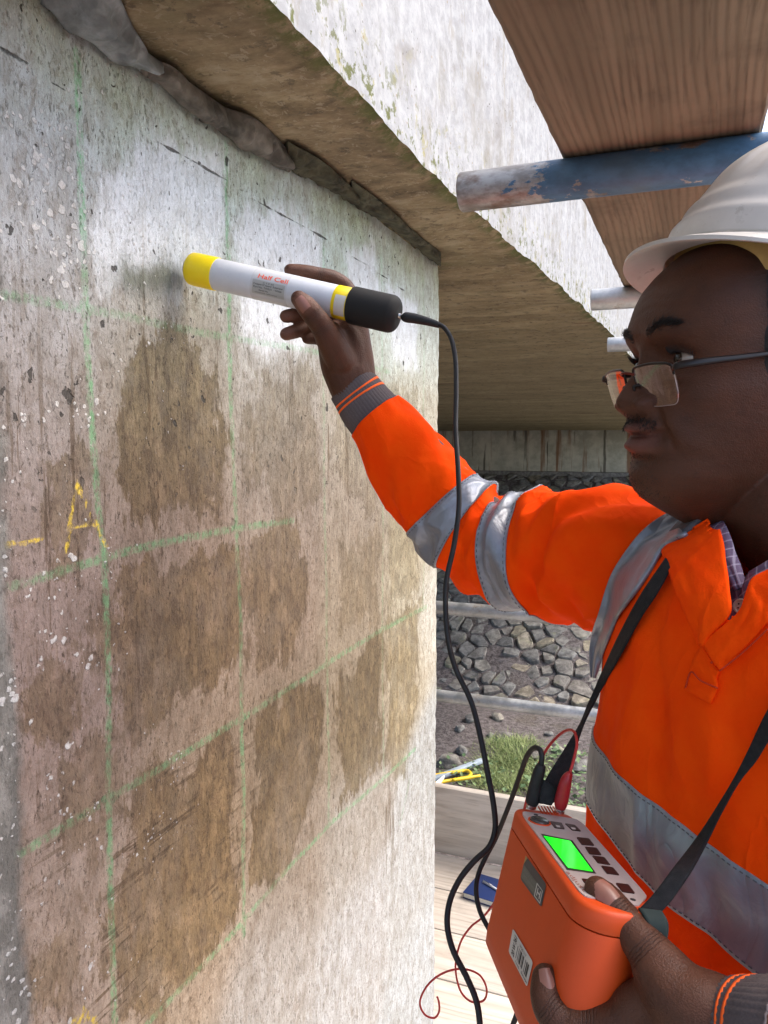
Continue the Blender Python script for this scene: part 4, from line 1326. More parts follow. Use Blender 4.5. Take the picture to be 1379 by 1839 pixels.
# eyes
MEYE = Mat('eye')
v_ = MEYE.n('TexCoord', out='Generated')
MEYE.set(color=MEYE.ramp(MEYE.attr('iris'), [(.0, (.30, .25, .22)), (.40, (.27, .22, .19)), (.48, (.035, .02, .013)), (.72, (.028, .015, .010)), (.76, (.004, .004, .004))]), rough=.12, spec=.6)
for s in (1, -1):
    c0 = hd(.0662, s * .0315, .0125)
    g = FH * .94 + UH * .04 + LH * (.10 if s > 0 else .0)
    g /= np.linalg.norm(g)
    bm = bmesh.new()
    bmesh.ops.create_uvsphere(bm, u_segments=40, v_segments=32, radius=.0122)
    Vv = np.array([v.co[:] for v in bm.verts]); Ff = [[v.index for v in f.verts] for f in bm.faces]; bm.free()
    ang = np.arccos(np.clip((Vv / .0122) @ g, -1, 1))
    ii = np.clip(1 - ang / .80, 0, 1)
    o = obj('eyeball', Vv * (1 + .02 * sm(ang, .45, .1))[:, None] + c0, Ff, MEYE.m, person)
    at = o.data.attributes.new('iris', 'FLOAT', 'POINT'); at.data.foreach_set('value', ii)
    # lids: bands of a slightly larger sphere
    for nm_, e0, e1 in (('upper_eyelid', 20, 76), ('lower_eyelid', -74, -19)):
        rr = []
        for e in np.linspace(e0, e1, 12):
            row = []
            for h in np.linspace(-82, 82, 26):
                k = 1 - (abs(h) / 82) ** 2.2
                ee = e0 * k + (0 - 4 * s * 0) * (1 - k) if (e == e0) else (e if abs(e) > abs(e0 * k) else e0 * k)
                if e != e0:
                    t = (e - e0) / (e1 - e0)
                    ee = (e0 * k) * (1 - t) + e1 * t
                er_, hr = R_(ee), R_(h)
                rad = .01335 + (.0006 if abs(e - e0) < 1e-6 else 0)
                row.append(c0 + rad * (FH * math.cos(er_) * math.cos(hr) + LH * math.cos(er_) * math.sin(hr) + UH * math.sin(er_)))
            rr.append(row)
        Vl, Fl = loft(np.array(rr), caps=False, closed=False)
        obj(nm_, Vl, Fl, MSKIN, person)
    # lashes
    lm = MB()
    for h in np.linspace(-65, 65, 26):
        k = 1 - (abs(h) / 82) ** 2.2
        er_, hr = R_(20 * k), R_(h)
        p0 = c0 + .0137 * (FH * math.cos(er_) * math.cos(hr) + LH * math.cos(er_) * math.sin(hr) + UH * math.sin(er_))
        d = (p0 - c0) / .0137
        p1 = p0 + d * .0035 + UH * .0008
        p2 = p0 + d * .0062 + UH * .0032
        lm.add(*tube([p0, p1, p2], [.00035, .00028, .00008], 4, 5))
    lm.obj('eyelashes', MHAIR, person)
# brows and moustache as short hairs standing on the skin
def hairs(name, samples, L, dirf, rad=.00028):
    mbh = MB()
    for a, b, c in samples:
        o0 = hd(a + .08, b, c)
        # cast towards the head axis
        tgt = hd(0, b * .35, c)
        r = bodybvh.ray_cast(Vector(o0), Vector(tgt - o0).normalized(), .2)
        if not r[0]:
            continue
        p, nrm = np.array(r[0]), np.array(r[1])
        d = dirf(b, c) + nrm * .45 + rng.normal(0, .22, 3)
        d /= np.linalg.norm(d)
        l = L * rng.uniform(.6, 1.2)
        p1 = p + d * l * .55
        p2 = p + d * l - nrm * l * .18
        mbh.add(*tube([p - nrm * .0004, p1, p2], [rad, rad * .8, rad * .2], 4, 4))
    return mbh.obj(name, MHAIR, person)
for s in (1, -1):
    sm_ = []
    for _ in range(420):
        t = rng.uniform(0, 1)
        b = .011 + .047 * t
        c = .0325 + .0075 * math.sin(min(t * 1.25, 1) * 1.9) - .0045 * max(0, t - .6) + rng.normal(0, .0022) * (1 - .5 * t)
        sm_.append((.06, s * b, c))
    hairs('eyebrow', sm_, .0070, lambda b, c: (LH * (1 if b > 0 else -1) - FH * .5) * .9 + UH * .25, .0002)
hairs('moustache', [(.05, b, -.0335 - abs(b) * .16 + rng.normal(0, .0022)) for b in rng.uniform(-.031, .031, 420)], .0036, lambda b, c: -UH * .9 + LH * b * 18, .00019)
hairs('stubble', [(.05, rng.normal(0, .020), rng.uniform(-.098, -.060)) for _ in range(420)], .0012, lambda b, c: -UH, .00022)
# short black hair at the side and back
hc_, ht_ = np.linspace(-.02, .095, 60), np.linspace(R_(64), R_(296), 150)
ha, hb, hcc = headsurf(hc_, ht_)
Xh = HC + ha[..., None] * FH + hb[..., None] * LH + hcc[..., None] * UH
rad_ = np.stack([ha, hb, hb * 0], -1); rad_ /= np.linalg.norm(rad_, axis=-1)[..., None]
edge = np.minimum(sm(ht_, R_(64), R_(74)), sm(ht_, R_(296), R_(286)))[None, :] * sm(hc_, -.02, .02)[:, None]
thk = (.0065 * edge - .001) + .0028 * vn(Xh * 330, 5) * edge + .0022 * vn(Xh * 120, 6) * edge
Xo = Xh + thk[..., None] * (rad_[..., 0:1] * FH + rad_[..., 1:2] * LH)
Vh, Fh_ = loft(Xo, caps=False, closed=False)
obj('hair', Vh, Fh_, MHAIR, person)
# finger nails
def nail(c, nrm, along, wid, ln, name='fingernail'):
    nrm = nrm / np.linalg.norm(nrm)
    along = along - nrm * (along @ nrm); along /= np.linalg.norm(along)
    side = np.cross(nrm, along)
    rr = []
    for u in np.linspace(-1, 1, 9):
        row = []
        for q in np.linspace(-1, 1, 9):
            k = 1 - .18 * max(0, u) ** 2 - .1 * max(0, -u) ** 3
            x = q * wid * k
            row.append(c + along * u * ln + side * x - nrm * (.45 * wid * q * q + .0006 * u * u) + nrm * .0007)
        rr.append(row)
    V1, F1 = loft(np.array(rr), caps=False, closed=False)
    V2 = V1 - nrm * .0012
    F = F1 + [tuple(i + len(V1) for i in f[::-1]) for f in F1]
    obj(name, np.vstack([V1, V2]), F, MNAIL, person)
def nail_at(px, py, along, wid, ln):
    p, nn = hit(bodybvh, px, py)
    if p is not None:
        nail(p, nn, along, wid, ln)
nail_at(541, 546, TH_R[-1] - TH_R[-3], .0072, .0085)
nail_at(1086, 1601, TH_L[-1] - TH_L[-3], .0066, .0075)
nail_at(984, 1757, IX_L[-1] - IX_L[-3], .0050, .0060)

# ------------------------------------------------------------------ jacket trunk: one surface, from which tapes and flaps take their shape
zl = np.array([.84, .95, 1.10, 1.20, 1.30, 1.38, 1.44, 1.475, 1.50, 1.52, 1.538])
Wl = np.array([.205, .212, .213, .210, .205, .202, .198, .188, .165, .130, .095])
Dl = np.array([.135, .142, .146, .146, .142, .134, .125, .116, .104, .092, .078])
def trunk_ab(z, t, off=0.0):
    """t = angle, 0 at the front, positive to his right"""
    z, t = np.broadcast_arrays(np.asarray(z, float), np.asarray(t, float))
    W, D = np.interp(z, zl, Wl), np.interp(z, zl, Dl)
    n = 2.35
    r = (np.abs(np.cos(t) / D) ** n + np.abs(np.sin(t) / W) ** n) ** (-1 / n)
    X = np.stack([t * 2.0, z * 8, z * 0], -1)
    k = .0055 * fbm(X * np.array([1.0, .55, 1]), 41, 3)
    # long slack folds running down from the shoulders and across the belly
    k = k + .0045 * np.sin(t * 9 + z * 20 + 2.2 * vn(X, 44)) * sm(z, 1.48, 1.30) * (.35 + .65 * sm(vn(X * .8, 46), -.3, .5))
    k = k + .0050 * np.sin(z * 26 - t * 7 + 2.5 * vn(X * .6, 51)) * (1 - np.abs(vn(X * .9, 52))) ** 3 * sm(z, 1.50, 1.42)
    k = k + .0040 * np.sin(z * 70 + t * 5 + 2 * vn(X * .7, 47)) * np.exp(-((z - 1.245) / .07) ** 2) * sm(vn(X, 48), -.2, .5)
    r = r + k * sm(z, 1.535, 1.49) + off
    return r * np.cos(t), r * np.sin(t)
def trunk(z, t, off=0.0):
    a, b = trunk_ab(z, t, off)
    z = np.broadcast_to(z, a.shape)
    return TC0 + TF * a[..., None] + TW * b[..., None] + AU * z[..., None]
zz = np.r_[np.linspace(.84, 1.15, 30), np.linspace(1.155, 1.538, 130)]
tt = np.linspace(-np.pi, np.pi, 320, endpoint=False)
Tg = trunk(zz[:, None], tt[None, :])
V, F = loft(Tg, caps=False)
jbvh = BVHTree.FromPolygons(V.tolist(), F)
tv_, tf_ = V, F
NECK = np.array([(1262, 860), (1272, 940), (1284, 1000), (1305, 1118), (1335, 1100), (1362, 1060), (1400, 1010), (1450, 960), (1450, 860)], float)
Fc = np.array([V[list(f)].mean(0) for f in F])
PX = np.array([project(p) for p in Fc])
keep = ~((poly_sdf(PX, NECK) < 0) & ((Fc - TC0) @ TF > .02) & (Fc[:, 2] > 1.40))
Fj = [f for f, k in zip(F, keep) if k]
jk = obj('jacket', V, Fj, MHV, person, fixn=False)
md = jk.modifiers.new('cloth', 'SOLIDIFY'); md.thickness = .0012; md.offset = -1
def solid_patch(name, G, th_, mat, parent, closed=False, dirn=None):
    """a thin cloth sheet from a grid of points, thickened inwards"""
    G = np.asarray(G, float)
    V1, F1 = loft(G, caps=False, closed=closed)
    o = obj(name, V1, F1, mat, parent, fixn=False)
    m_ = o.modifiers.new('cloth', 'SOLIDIFY'); m_.thickness = th_; m_.offset = 0
    return o
# waist tape
zg = np.linspace(1.243, 1.306, 22)
tg = np.linspace(-np.pi, np.pi, 360, endpoint=False)
def wz(z, t):
    return z + .021 + .014 * np.sin(t)
tp1 = solid_patch('waist_tape', trunk(wz(zg[:, None], tg[None, :]), tg[None, :], .0016), .0008, MTAPE, person, closed=True)
for ze in (1.2455, 1.3035):
    sb_ = MB()
    tq = np.linspace(-1.8, 1.9, 240)
    for i in range(0, 238, 2):
        pts_ = trunk(wz(np.array([ze, ze]), tq[i:i + 2]), tq[i:i + 2], .0024)
        sb_.add(*tube(pts_, .00045, 4, 2))
    so_ = sb_.obj('stitching', MSTITCH, tp1, smooth=False)
    so_['kind'] = 'stuff'
# shoulder tapes run down over the front of each shoulder
def t_of(z, b):
    W, D = np.interp(z, zl, Wl), np.interp(z, zl, Dl)
    n = 2.35
    q = np.clip(np.abs(b) / W, 0, .999)
    a = D * (1 - q ** n) ** (1 / n)
    return np.arctan2(b, a)
for s in (-1,):
    zg = np.linspace(1.306, 1.512, 70)
    rows = []
    for z in zg:
        c0_ = np.interp(z, [1.30, 1.36, 1.42, 1.47, 1.50, 1.515], [.176, .172, .158, .135, .108, .088])
        hw = np.interp(z, [1.30, 1.42, 1.50, 1.515], [.026, .027, .026, .022])
        bq = s * np.linspace(c0_ - hw, min(c0_ + hw, np.interp(z, zl, Wl) - .002), 14)
        rows.append(trunk(np.full(14, z), t_of(z, bq), .0022))
    solid_patch('shoulder_tape', rows, .0008, MTAPE, person)

# ------------------------------------------------------------------ sleeves
def ridge(x):
    return 1 - np.abs(x)
def sleeve_fn(ctrl, seed, folds, up):
    C = np.array([c[0] for c in ctrl]); r = np.array([c[1] for c in ctrl])
    N = 190
    CC = crom(np.c_[C, r], N)
    T, Nn, Bn = frames(CC[:, :3], up)
    L = np.r_[0, np.cumsum(np.linalg.norm(np.diff(CC[:, :3], axis=0), axis=1))]
    L /= L[-1]
    def fn(s, th, off=0.0):
        s, th = np.broadcast_arrays(np.asarray(s, float), np.asarray(th, float))
        g = lambda A: np.stack([np.interp(s, L, A[:, k]) for k in range(A.shape[1])], -1)
        c = g(CC)
        n_, b_ = g(Nn), g(Bn)
        X = np.stack([np.cos(th) * 1.1 + s * 5, np.sin(th) * 1.1, s * 5], -1)
        d = .0060 * fbm(X * 1.1, seed, 2)
        Y = np.stack([np.cos(th + s * 5) * 1.5, np.sin(th + s * 5) * 1.5, s * 16 + np.sin(th) * .8], -1)
        d = d + .0038 * ((1 - np.abs(vn(Y, seed + 2))) ** 4 - .25) * sm(s, .1, .35)
        for sc_, ws, tc_, wt, amp, fr, tilt in folds:
            dt = np.angle(np.exp(1j * (th - tc_)))
            win = np.exp(-((s - sc_ - tilt * dt) / ws) ** 2) * np.exp(-(dt / wt) ** 2)
            d = d + 1.05 * amp * win * (np.cos((s - sc_ - tilt * dt) * fr + 1.2 * vn(X * 1.3, seed + 5)) if fr else 1)
        rr = c[..., 3] + d + off
        return c[..., :3] + rr[..., None] * (np.cos(th)[..., None] * n_ + np.sin(th)[..., None] * b_)
    return fn
upv = AU
# angle 0 of a sleeve ring is its upper side; +90 deg is the side found by frames()
CUFF = [(672, 750, .968, .040), (712, 797, .962, .0475), (745, 846, .956, .0520), (803, 918, .945, .0560), (850, 958, .932, .0610), (915, 981, .905, .0690), (983, 993, .870, .0700), (1055, 1000, .830, .0705), (1120, 1003, .795, .073)]
rs_ctrl = [(P(*c[:3]), c[3]) for c in CUFF] + [(tp(-.004, .205, 1.468), .074), (tp(-.01, .15, 1.455), .066)]
RS = sleeve_fn(rs_ctrl, 61, [(.455, .045, 0.1, 1.0, -.016, 0, .02), (.47, .16, .2, 1.5, .0055, 62, .06), (.36, .10, 2.6, .9, .004, 70, -.05), (.78, .20, -1.2, 1.6, .0075, 50, .10), (.80, .16, 1.4, 1.6, .0075, 46, -.09),
                           (.62, .12, 2.8, 1.0, .0050, 60, .05), (.15, .14, 1.0, 2.0, .0028, 44, .08), (.93, .07, 0.0, 1.6, .006, 90, .05)], upv)
sg, thg = np.linspace(0, 1, 230), np.linspace(-np.pi, np.pi, 150, endpoint=False)
G = RS(sg[:, None], thg[None, :])
slv = solid_patch('sleeve', G, .0012, MHV, person, closed=True)
Vs_, Fs_ = loft(G, caps=False)
cbvh = BVHTree.FromPolygons(np.vstack([tv_, Vs_]).tolist(), [tuple(f) for f in tf_] + [tuple(int(i) + len(tv_) for i in f) for f in Fs_])
def drape(name, left, right, mat, lift, th_=.0010, n=60, m_=18, parent=None, guess=.74):
    """a strip between two outlines laid over jacket and sleeve"""
    L_ = crom(np.c_[np.array(left, float), np.zeros(len(left))], n)[:, :2]
    R__ = crom(np.c_[np.array(right, float), np.zeros(len(right))], n)[:, :2]
    D = np.full((n, m_), np.nan); PXY = np.zeros((n, m_, 2))
    for i in range(n):
        for j in range(m_):
            q = j / (m_ - 1)
            x, y = L_[i] * (1 - q) + R__[i] * q
            PXY[i, j] = x, y
            p, _ = hit(cbvh, x, y)
            if p is not None and (p - CAM) @ AF < guess + .12:
                D[i, j] = (p - CAM) @ AF
    for _ in range(60):
        bad = np.isnan(D)
        if not bad.any():
            break
        Pd = np.pad(D, 1, constant_values=np.nan)
        nb_ = np.stack([Pd[:-2, 1:-1], Pd[2:, 1:-1], Pd[1:-1, :-2], Pd[1:-1, 2:]])
        mn = np.nanmean(np.where(np.isnan(nb_), np.nan, nb_), axis=0) if not np.isnan(nb_).all() else np.full(D.shape, guess)
        D = np.where(bad, mn, D)
    D = np.where(np.isnan(D), guess, D)
    S = D.copy()
    for _ in range(2):
        Pd = np.pad(S, 1, mode='edge')
        S = np.minimum.reduce([Pd[1 + a:n + 1 + a, 1 + b:m_ + 1 + b] for a in (-1, 0, 1) for b in (-1, 0, 1)])
    D = S.copy()
    for _ in range(5):
        Pd = np.pad(S, 1, mode='edge')
        S = np.minimum(D, (Pd[:-2, 1:-1] + Pd[2:, 1:-1] + Pd[1:-1, :-2] + Pd[1:-1, 2:] + 2 * S) / 6)
    rows = [[P(PXY[i, j, 0], PXY[i, j, 1], S[i, j] - lift) for j in range(m_)] for i in range(n)]
    return solid_patch(name, rows, th_, mat, parent or person)
drape('shoulder_tape', [(1212, 916), (1185, 928), (1150, 956), (1116, 1000), (1098, 1030), (1086, 1062), (1075, 1100), (1064, 1132), (1058, 1172), (1060, 1216)],
      [(1236, 962), (1212, 972), (1190, 992), (1170, 1026), (1150, 1056), (1130, 1082), (1112, 1106), (1100, 1134), (1086, 1168), (1070, 1218)], MTAPE, .004)
def s_at(px, py, fn=RS):
    best = None
    for s in np.linspace(0, 1, 300):
        c = fn(np.array([s]), np.array([0.0])) * .5 + fn(np.array([s]), np.array([np.pi])) * .5
        u, v_ = project(c[0])
        d = (u - px) ** 2 + (v_ - py) ** 2
        if best is None or d < best[0]:
            best = (d, s)
    return best[1]
for (p0, p1, tl) in (((795, 906), (845, 952), 0.0), ((906, 980), (974, 991), -.042)):
    s0, s1 = s_at(*p0), s_at(*p1)
    G = RS(np.linspace(s0, s1, 24)[:, None] + tl * np.cos(thg)[None, :], thg[None, :], .0018)
    tpe = solid_patch('sleeve_tape', G, .0008, MTAPE, person, closed=True)
    for se in (s0 + .006, s1 - .006):
        sb_ = MB()
        tq = np.linspace(-np.pi, np.pi, 150)
        for i in range(0, 148, 2):
            sb_.add(*tube(RS(np.array([se, se]) + tl * np.cos(tq[i:i + 2]), tq[i:i + 2], .0026), .00045, 4, 2))
        sb_.obj('stitching', MSTITCH, tpe, smooth=False)['kind'] = 'stuff'
# rib cuffs
def cuff(ctrl, seed, name='cuff', stripes=(.30, .50)):
    X = np.array([P(*c[:3]) for c in ctrl]); r = np.array([c[3] for c in ctrl])
    CC = crom(np.c_[X, r], 40)
    T, Nn, Bn = frames(CC[:, :3], AU)
    q = np.linspace(0, 2 * np.pi, 144, endpoint=False)
    def ring(i, off=0.0, rib=True):
        rr = CC[i, 3] + off + .0005 * np.cos(q * 48) * (1.0 if rib else 0.0)
        return CC[i, :3] + rr[:, None] * (np.cos(q)[:, None] * Nn[i] + .9 * np.sin(q)[:, None] * Bn[i])
    rows = [ring(0, -.0016, False), ring(0, -.0004)] + [ring(i) for i in range(1, 40)]
    o = solid_patch(name, rows, .0012, MKNIT, person, closed=True)
    for st in stripes:
        i0 = int(st * 39)
        rows = [ring(i, .0012 * k, False) for i, k in ((i0, .2), (i0, 1), (i0 + 2, 1), (i0 + 2, .2))]
        V1, F1 = loft(rows, caps=False)
        obj('stripe', V1, F1, MPIPING, o)
cuff([(630, 690, .970, .0295), (644, 709, .970, .0315), (660, 732, .968, .034), (690, 768, .966, .036)], 3, stripes=(.22, .36))
cuff([(1338, 1862, .406, .0290), (1362, 1866, .399, .0300), (1410, 1880, .384, .033), (1450, 1892, .374, .036)], 4, stripes=(.18, .36))
ls_ctrl = [(P(1405, 1888, .384), .042), (CAM + AR * .305 + AF * .350 - AU * .365, .055), (ELB, .066), (CAM + AR * .43 + AF * .36 - AU * .27, .066), (tp(-.004, -.19, 1.45), .068), (tp(-.01, -.14, 1.44), .06)]
LS = sleeve_fn(ls_ctrl, 71, [(.4, .1, 0, 2, .006, 60, .05)], upv)
solid_patch('sleeve', LS(np.linspace(0, 1, 90)[:, None], np.linspace(-np.pi, np.pi, 80, endpoint=False)[None, :]), .0012, MHV, person, closed=True)

# ------------------------------------------------------------------ collar, placket, shirt: sheets laid over the chest
def lay(name, left, right, mat, lift, th_=.0016, n=30, m_=14, bvh=None, parent=None, curl=0.0):
    """a sheet between two outlines (pixel pairs with their distance), resting just above the jacket"""
    Lc = crom(np.array([P(*p) for p in left]), n)
    Rc = crom(np.array([P(*p) for p in right]), n)
    rows = []
    for i in range(n):
        row = []
        for j in range(m_):
            q = j / (m_ - 1)
            p = Lc[i] * (1 - q) + Rc[i] * q
            d = (p - CAM) / np.linalg.norm(p - CAM)
            p = p - d * (lift + curl * math.sin(math.pi * q) + .0014 * vn(np.array([[i * .25, j * .35, 3.3]]), 77)[0])
            row.append(p)
        rows.append(row)
    return solid_patch(name, rows, th_, mat, parent or person)
def dj(px, py, lift=.004):
    p, _ = hit(jbvh, px, py)
    if p is None:
        return (px, py, .55)
    f = (p - CAM) @ AF
    return (px, py, f - lift)

MTEE = plain('grey_cotton', (.30, .29, .31), .95, .15, 200)
# purple plaid shirt collar showing in the open neck, set just behind the jacket opening
lay('shirt_collar', [dj(1276, 928, -.012), dj(1266, 968, -.006), dj(1278, 1003, -.006), dj(1300, 1030, -.008), dj(1318, 1062, -.014)],
    [dj(1288, 925, -.012), dj(1306, 950, -.010), dj(1318, 985, -.012), dj(1330, 1020, -.014), dj(1338, 1052, -.018)], MPLAID, .002, .0022, curl=.004)
lay('shirt_collar', [dj(1346, 1028, -.012), dj(1340, 1040, -.012), dj(1336, 1052, -.014), dj(1326, 1082, -.018)],
    [dj(1420, 985, -.006), dj(1405, 1010, -.006), dj(1385, 1048, -.008), dj(1356, 1098, -.014)], MPLAID, .002, .0022, curl=.003)
lay('shirt', [dj(1296, 1020, -.020), dj(1298, 1060, -.018), dj(1300, 1100, -.016), dj(1300, 1130, -.012)],
    [dj(1345, 1040, -.020), dj(1356, 1062, -.018), dj(1362, 1085, -.016), dj(1360, 1110, -.014)], MPLAID, .0, .0015)
obj('shirt_edge', *tube([P(*dj(*q)) for q in ((1301, 1028, -.011), (1304, 1060, -.011), (1300, 1090, -.010), (1299, 1115, -.008))], .0022, 8, 24), MTEE, person)
MBUT = plain('pale_button', (.42, .39, .30), .4, .15, 90, bump=0)
pb_ = P(*dj(1331, 1089, -.006))
nb_ = -rdir(1331, 1089) * .55 + TF * .6 + AU * .2; nb_ /= np.linalg.norm(nb_)
bu = MB()
u_ = np.cross(nb_, AU); u_ /= np.linalg.norm(u_); v2_ = np.cross(nb_, u_)
q_ = np.linspace(0, 2 * np.pi, 28, endpoint=False)
prof = [(.0001, .0012), (.0034, .0012), (.0042, .0022), (.0050, .0022), (.0054, .0012), (.0050, .0), (.0001, .0)]
bu.add(*loft([[pb_ + nb_ * h + r * (math.cos(t) * u_ + math.sin(t) * v2_) for t in q_] for r, h in prof], caps=False))
bt = bu.obj('button', MBUT, person, sharp=40)
for i_, j_ in ((1, 1), (1, -1), (-1, 1), (-1, -1)):
    obj('hole', *tube([pb_ + nb_ * .0008 + u_ * .0014 * i_ + v2_ * .0014 * j_, pb_ + nb_ * .00145 + u_ * .0014 * i_ + v2_ * .0014 * j_], .0006, 8, 2), MWEB, bt)
# orange collar leaves and placket
lay('collar', [dj(1272, 934, .000), dj(1236, 956, .004), dj(1192, 985, .007), dj(1199, 1015, .008), dj(1224, 1085, .008), dj(1250, 1140, .006), dj(1258, 1158, .004)],
    [dj(1288, 930, -.004), dj(1296, 962, -.002), dj(1303, 1005, .002), dj(1310, 1058, .006), dj(1312, 1100, .008), dj(1288, 1130, .007), dj(1262, 1160, .005)], MHV, .003, .003, 44, 20, curl=.004)
lay('collar', [dj(1425, 985, .000), dj(1385, 1022, .004), dj(1352, 1040, .007), dj(1343, 1062, .008), dj(1330, 1098, .008), dj(1296, 1128, .007), dj(1262, 1156, .006)],
    [dj(1470, 1040, .002), dj(1425, 1075, .004), dj(1395, 1100, .005), dj(1372, 1125, .005), dj(1340, 1160, .005), dj(1312, 1186, .004), dj(1292, 1204, .004)], MHV, .003, .003, 44, 16, curl=.003)
pk = lay('placket', [dj(1262, 1158, .004), dj(1246, 1186, .004), dj(1238, 1208, .004), dj(1230, 1238, .003)],
    [dj(1291, 1206, .004), dj(1287, 1220, .004), dj(1288, 1236, .004), dj(1276, 1264, .003)], MHV, .001, .0024, 24, 10)
MSEAM = plain('orange_seam_thread', (.55, .035, .002), .9, .1, 60, bump=0)
def thread(name, pts, lift=.0045, r=.0006, mat=None, parent=None, n=None):
    return obj(name, *tube([P(*dj(px, py, lift)) for px, py in pts], r, 6, n or len(pts) * 8), mat or MSEAM, parent or person)
thread('buttonhole', [(1277, 1191), (1284, 1183), (1289, 1177)], .0085, .0008, parent=pk)
thread('seam', [(1231, 1235), (1241, 1207), (1258, 1222), (1289, 1236)], .0075, .0006, parent=pk)
thread('seam', [(1292, 1205), (1330, 1175), (1370, 1138), (1378, 1130)], .0105, .0006, parent=pk)
# label square on the shoulder tape
drape('tape_end', [(1236, 914), (1220, 934), (1202, 954)], [(1278, 922), (1252, 944), (1220, 970)], plain('dark_grey_cloth', (.07, .07, .075), .8, .2, 90), .005, .001, 12, 8, guess=.66)
# trousers and boots, below the picture
tz = np.linspace(.10, .88, 14)
for s in (1, -1):
    rr = []
    for z in tz:
        q = np.linspace(0, 2 * np.pi, 32, endpoint=False)
        r = np.interp(z, [.1, .45, .82, .88], [.062, .070, .100, .112])
        cx_ = s * np.interp(z, [.1, .88], [.12, .088])
        rr.append([tp(r * 1.05 * math.cos(x) * (1 + .03 * math.sin(z * 60 + 3 * x)), cx_ + r * math.sin(x), z) for x in q])
    obj('trouser_leg', *loft(rr), MTROU, person)
    bt_ = []
    for u in np.linspace(0, 1, 14):
        a_ = -.085 + .29 * u
        w_ = np.interp(u, [0, .1, .4, .75, .93, 1], [.025, .036, .038, .048, .036, .012])
        h_ = np.interp(u, [0, .1, .42, .62, .9, 1], [.09, .125, .13, .075, .055, .02])
        q = np.linspace(0, 2 * np.pi, 24, endpoint=False)
        bt_.append([tp(a_, s * .12 + w_ * math.cos(x), max(.0, .5 * h_ + .5 * h_ * math.sin(x))) for x in q])
    bo = obj('boot', *loft(bt_), MBOOT, person)
    o_ = [tp(-.090 + .30 * u, s * .12 + sgn * np.interp(u, [0, .1, .4, .75, .93, 1], [.024, .038, .040, .050, .038, .010]), .001) for sgn, us in ((1, np.linspace(0, 1, 14)), (-1, np.linspace(1, 0, 14))) for u in us]
    obj('boot_sole', *prism(o_, (0, 0, .022)), MWEB, bo)
# ================================================================== hard hat
def m_hat():
    m = Mat('scuffed_white_plastic')
    v = m.co()
    n1 = m.noise(v, 16, 5, .65)
    c = m.mix(m.step(n1, .35, .7), (.56, .535, .50), (.64, .615, .58))
    c = m.mix(m.step(m.noise(v, 60, 5, .75), .62, .70, 0, .5), c, (.40, .36, .32))
    m.set(color=c, rough=m.lin(m.noise(v, 40, 4), .3, .7, .26, .42), normal=m.bump(m.noise(v, 260, 3), .06, .001), spec=.5)
    return m.m
MHAT = m_hat()
MBAND = plain('tan_yellow_band', (.46, .32, .10), .6, .2, 40)
TI = R_(16)
AH, BH, CH_ = FH * math.cos(TI) + UH * math.sin(TI), LH, -FH * math.sin(TI) + UH * math.cos(TI)
HO = hd(-.046, 0, .077)
hat = empty('hard_hat', HO, 'scuffed white hard hat worn tilted back on the head', 'hard hat')
def hp(a, b, c):
    return HO + AH * a + BH * b + CH_ * c
def hat_r(az):
    f = np.where(np.cos(az) > 0, .106, .122)
    return (np.abs(np.cos(az) / f) ** 2.15 + np.abs(np.sin(az) / .0985) ** 2.15) ** (-1 / 2.15)
na, ne = 180, 70
az = np.linspace(0, 2 * np.pi, na, endpoint=False)
shell = []
for i, t in enumerate(np.linspace(0, 1, ne)):
    e = t * math.pi / 2 * .995
    k = math.cos(e) ** .92
    z = .116 * math.sin(e) ** 1.0
    R0_ = hat_r(az) * k
    a, b = R0_ * np.cos(az), R0_ * np.sin(az)
    # a step just above the brim, a raised crown ridge front to back and two low side ribs
    st = .0035 * (1 - sm(z, .020, .030)) * np.ones(na)
    st = st + .0030 * sm(a, .02, .06) * (1 - sm(np.array(z), .038, .05)) * np.exp(-(b / .055) ** 4)
    rg = .0042 * (1 - sm(np.abs(b), .014, .022)) * sm(np.array(z), .045, .075)
    rg = rg + .0028 * (1 - sm(np.abs(np.abs(b) - .048), .006, .012)) * sm(np.array(z), .040, .062) * (1 - sm(np.array(z), .10, .115))
    kk = (R0_ + st) / np.maximum(R0_, 1e-6)
    shell.append(HO + AH * (a * kk)[:, None] + BH * (b * kk)[:, None] + CH_ * (z + rg)[:, None])
V, F = loft(shell, caps=False)
F.append(tuple(range((ne - 1) * na, ne * na)))
hs = obj('shell', V, F, MHAT, hat)
md = hs.modifiers.new('wall', 'SOLIDIFY'); md.thickness = .0022; md.offset = -1
# brim: deep peak in front, narrow rim all round
rows = []
pk_ = np.clip(np.cos(az), 0, 1) ** 1.5
wid = .006 + .026 * pk_
prof = [(-.06, .001), (0, .0005), (.15, -.0015), (.4, -.003), (.7, -.006), (.92, -.0095), (1.0, -.0105), (1.03, -.0098), (1.03, -.0125), (.95, -.0128), (.7, -.0095), (.4, -.0062), (.15, -.0045), (0, -.0040), (-.06, -.0038)]
R0_ = hat_r(az) + .0034
for u, dz in prof:
    r = R0_ + wid * u
    drop = (dz * (.55 + .75 * pk_)) - .010 * (np.sin(az) ** 2) * np.clip(u, 0, 1) * (.3 + .7 * np.clip(np.cos(az), 0, 1))
    rows.append(HO + AH * (r * np.cos(az))[:, None] + BH * (r * np.sin(az))[:, None] + CH_ * drop[:, None])
obj('brim', *loft(rows, caps=False), MHAT, hat, sharp=50)
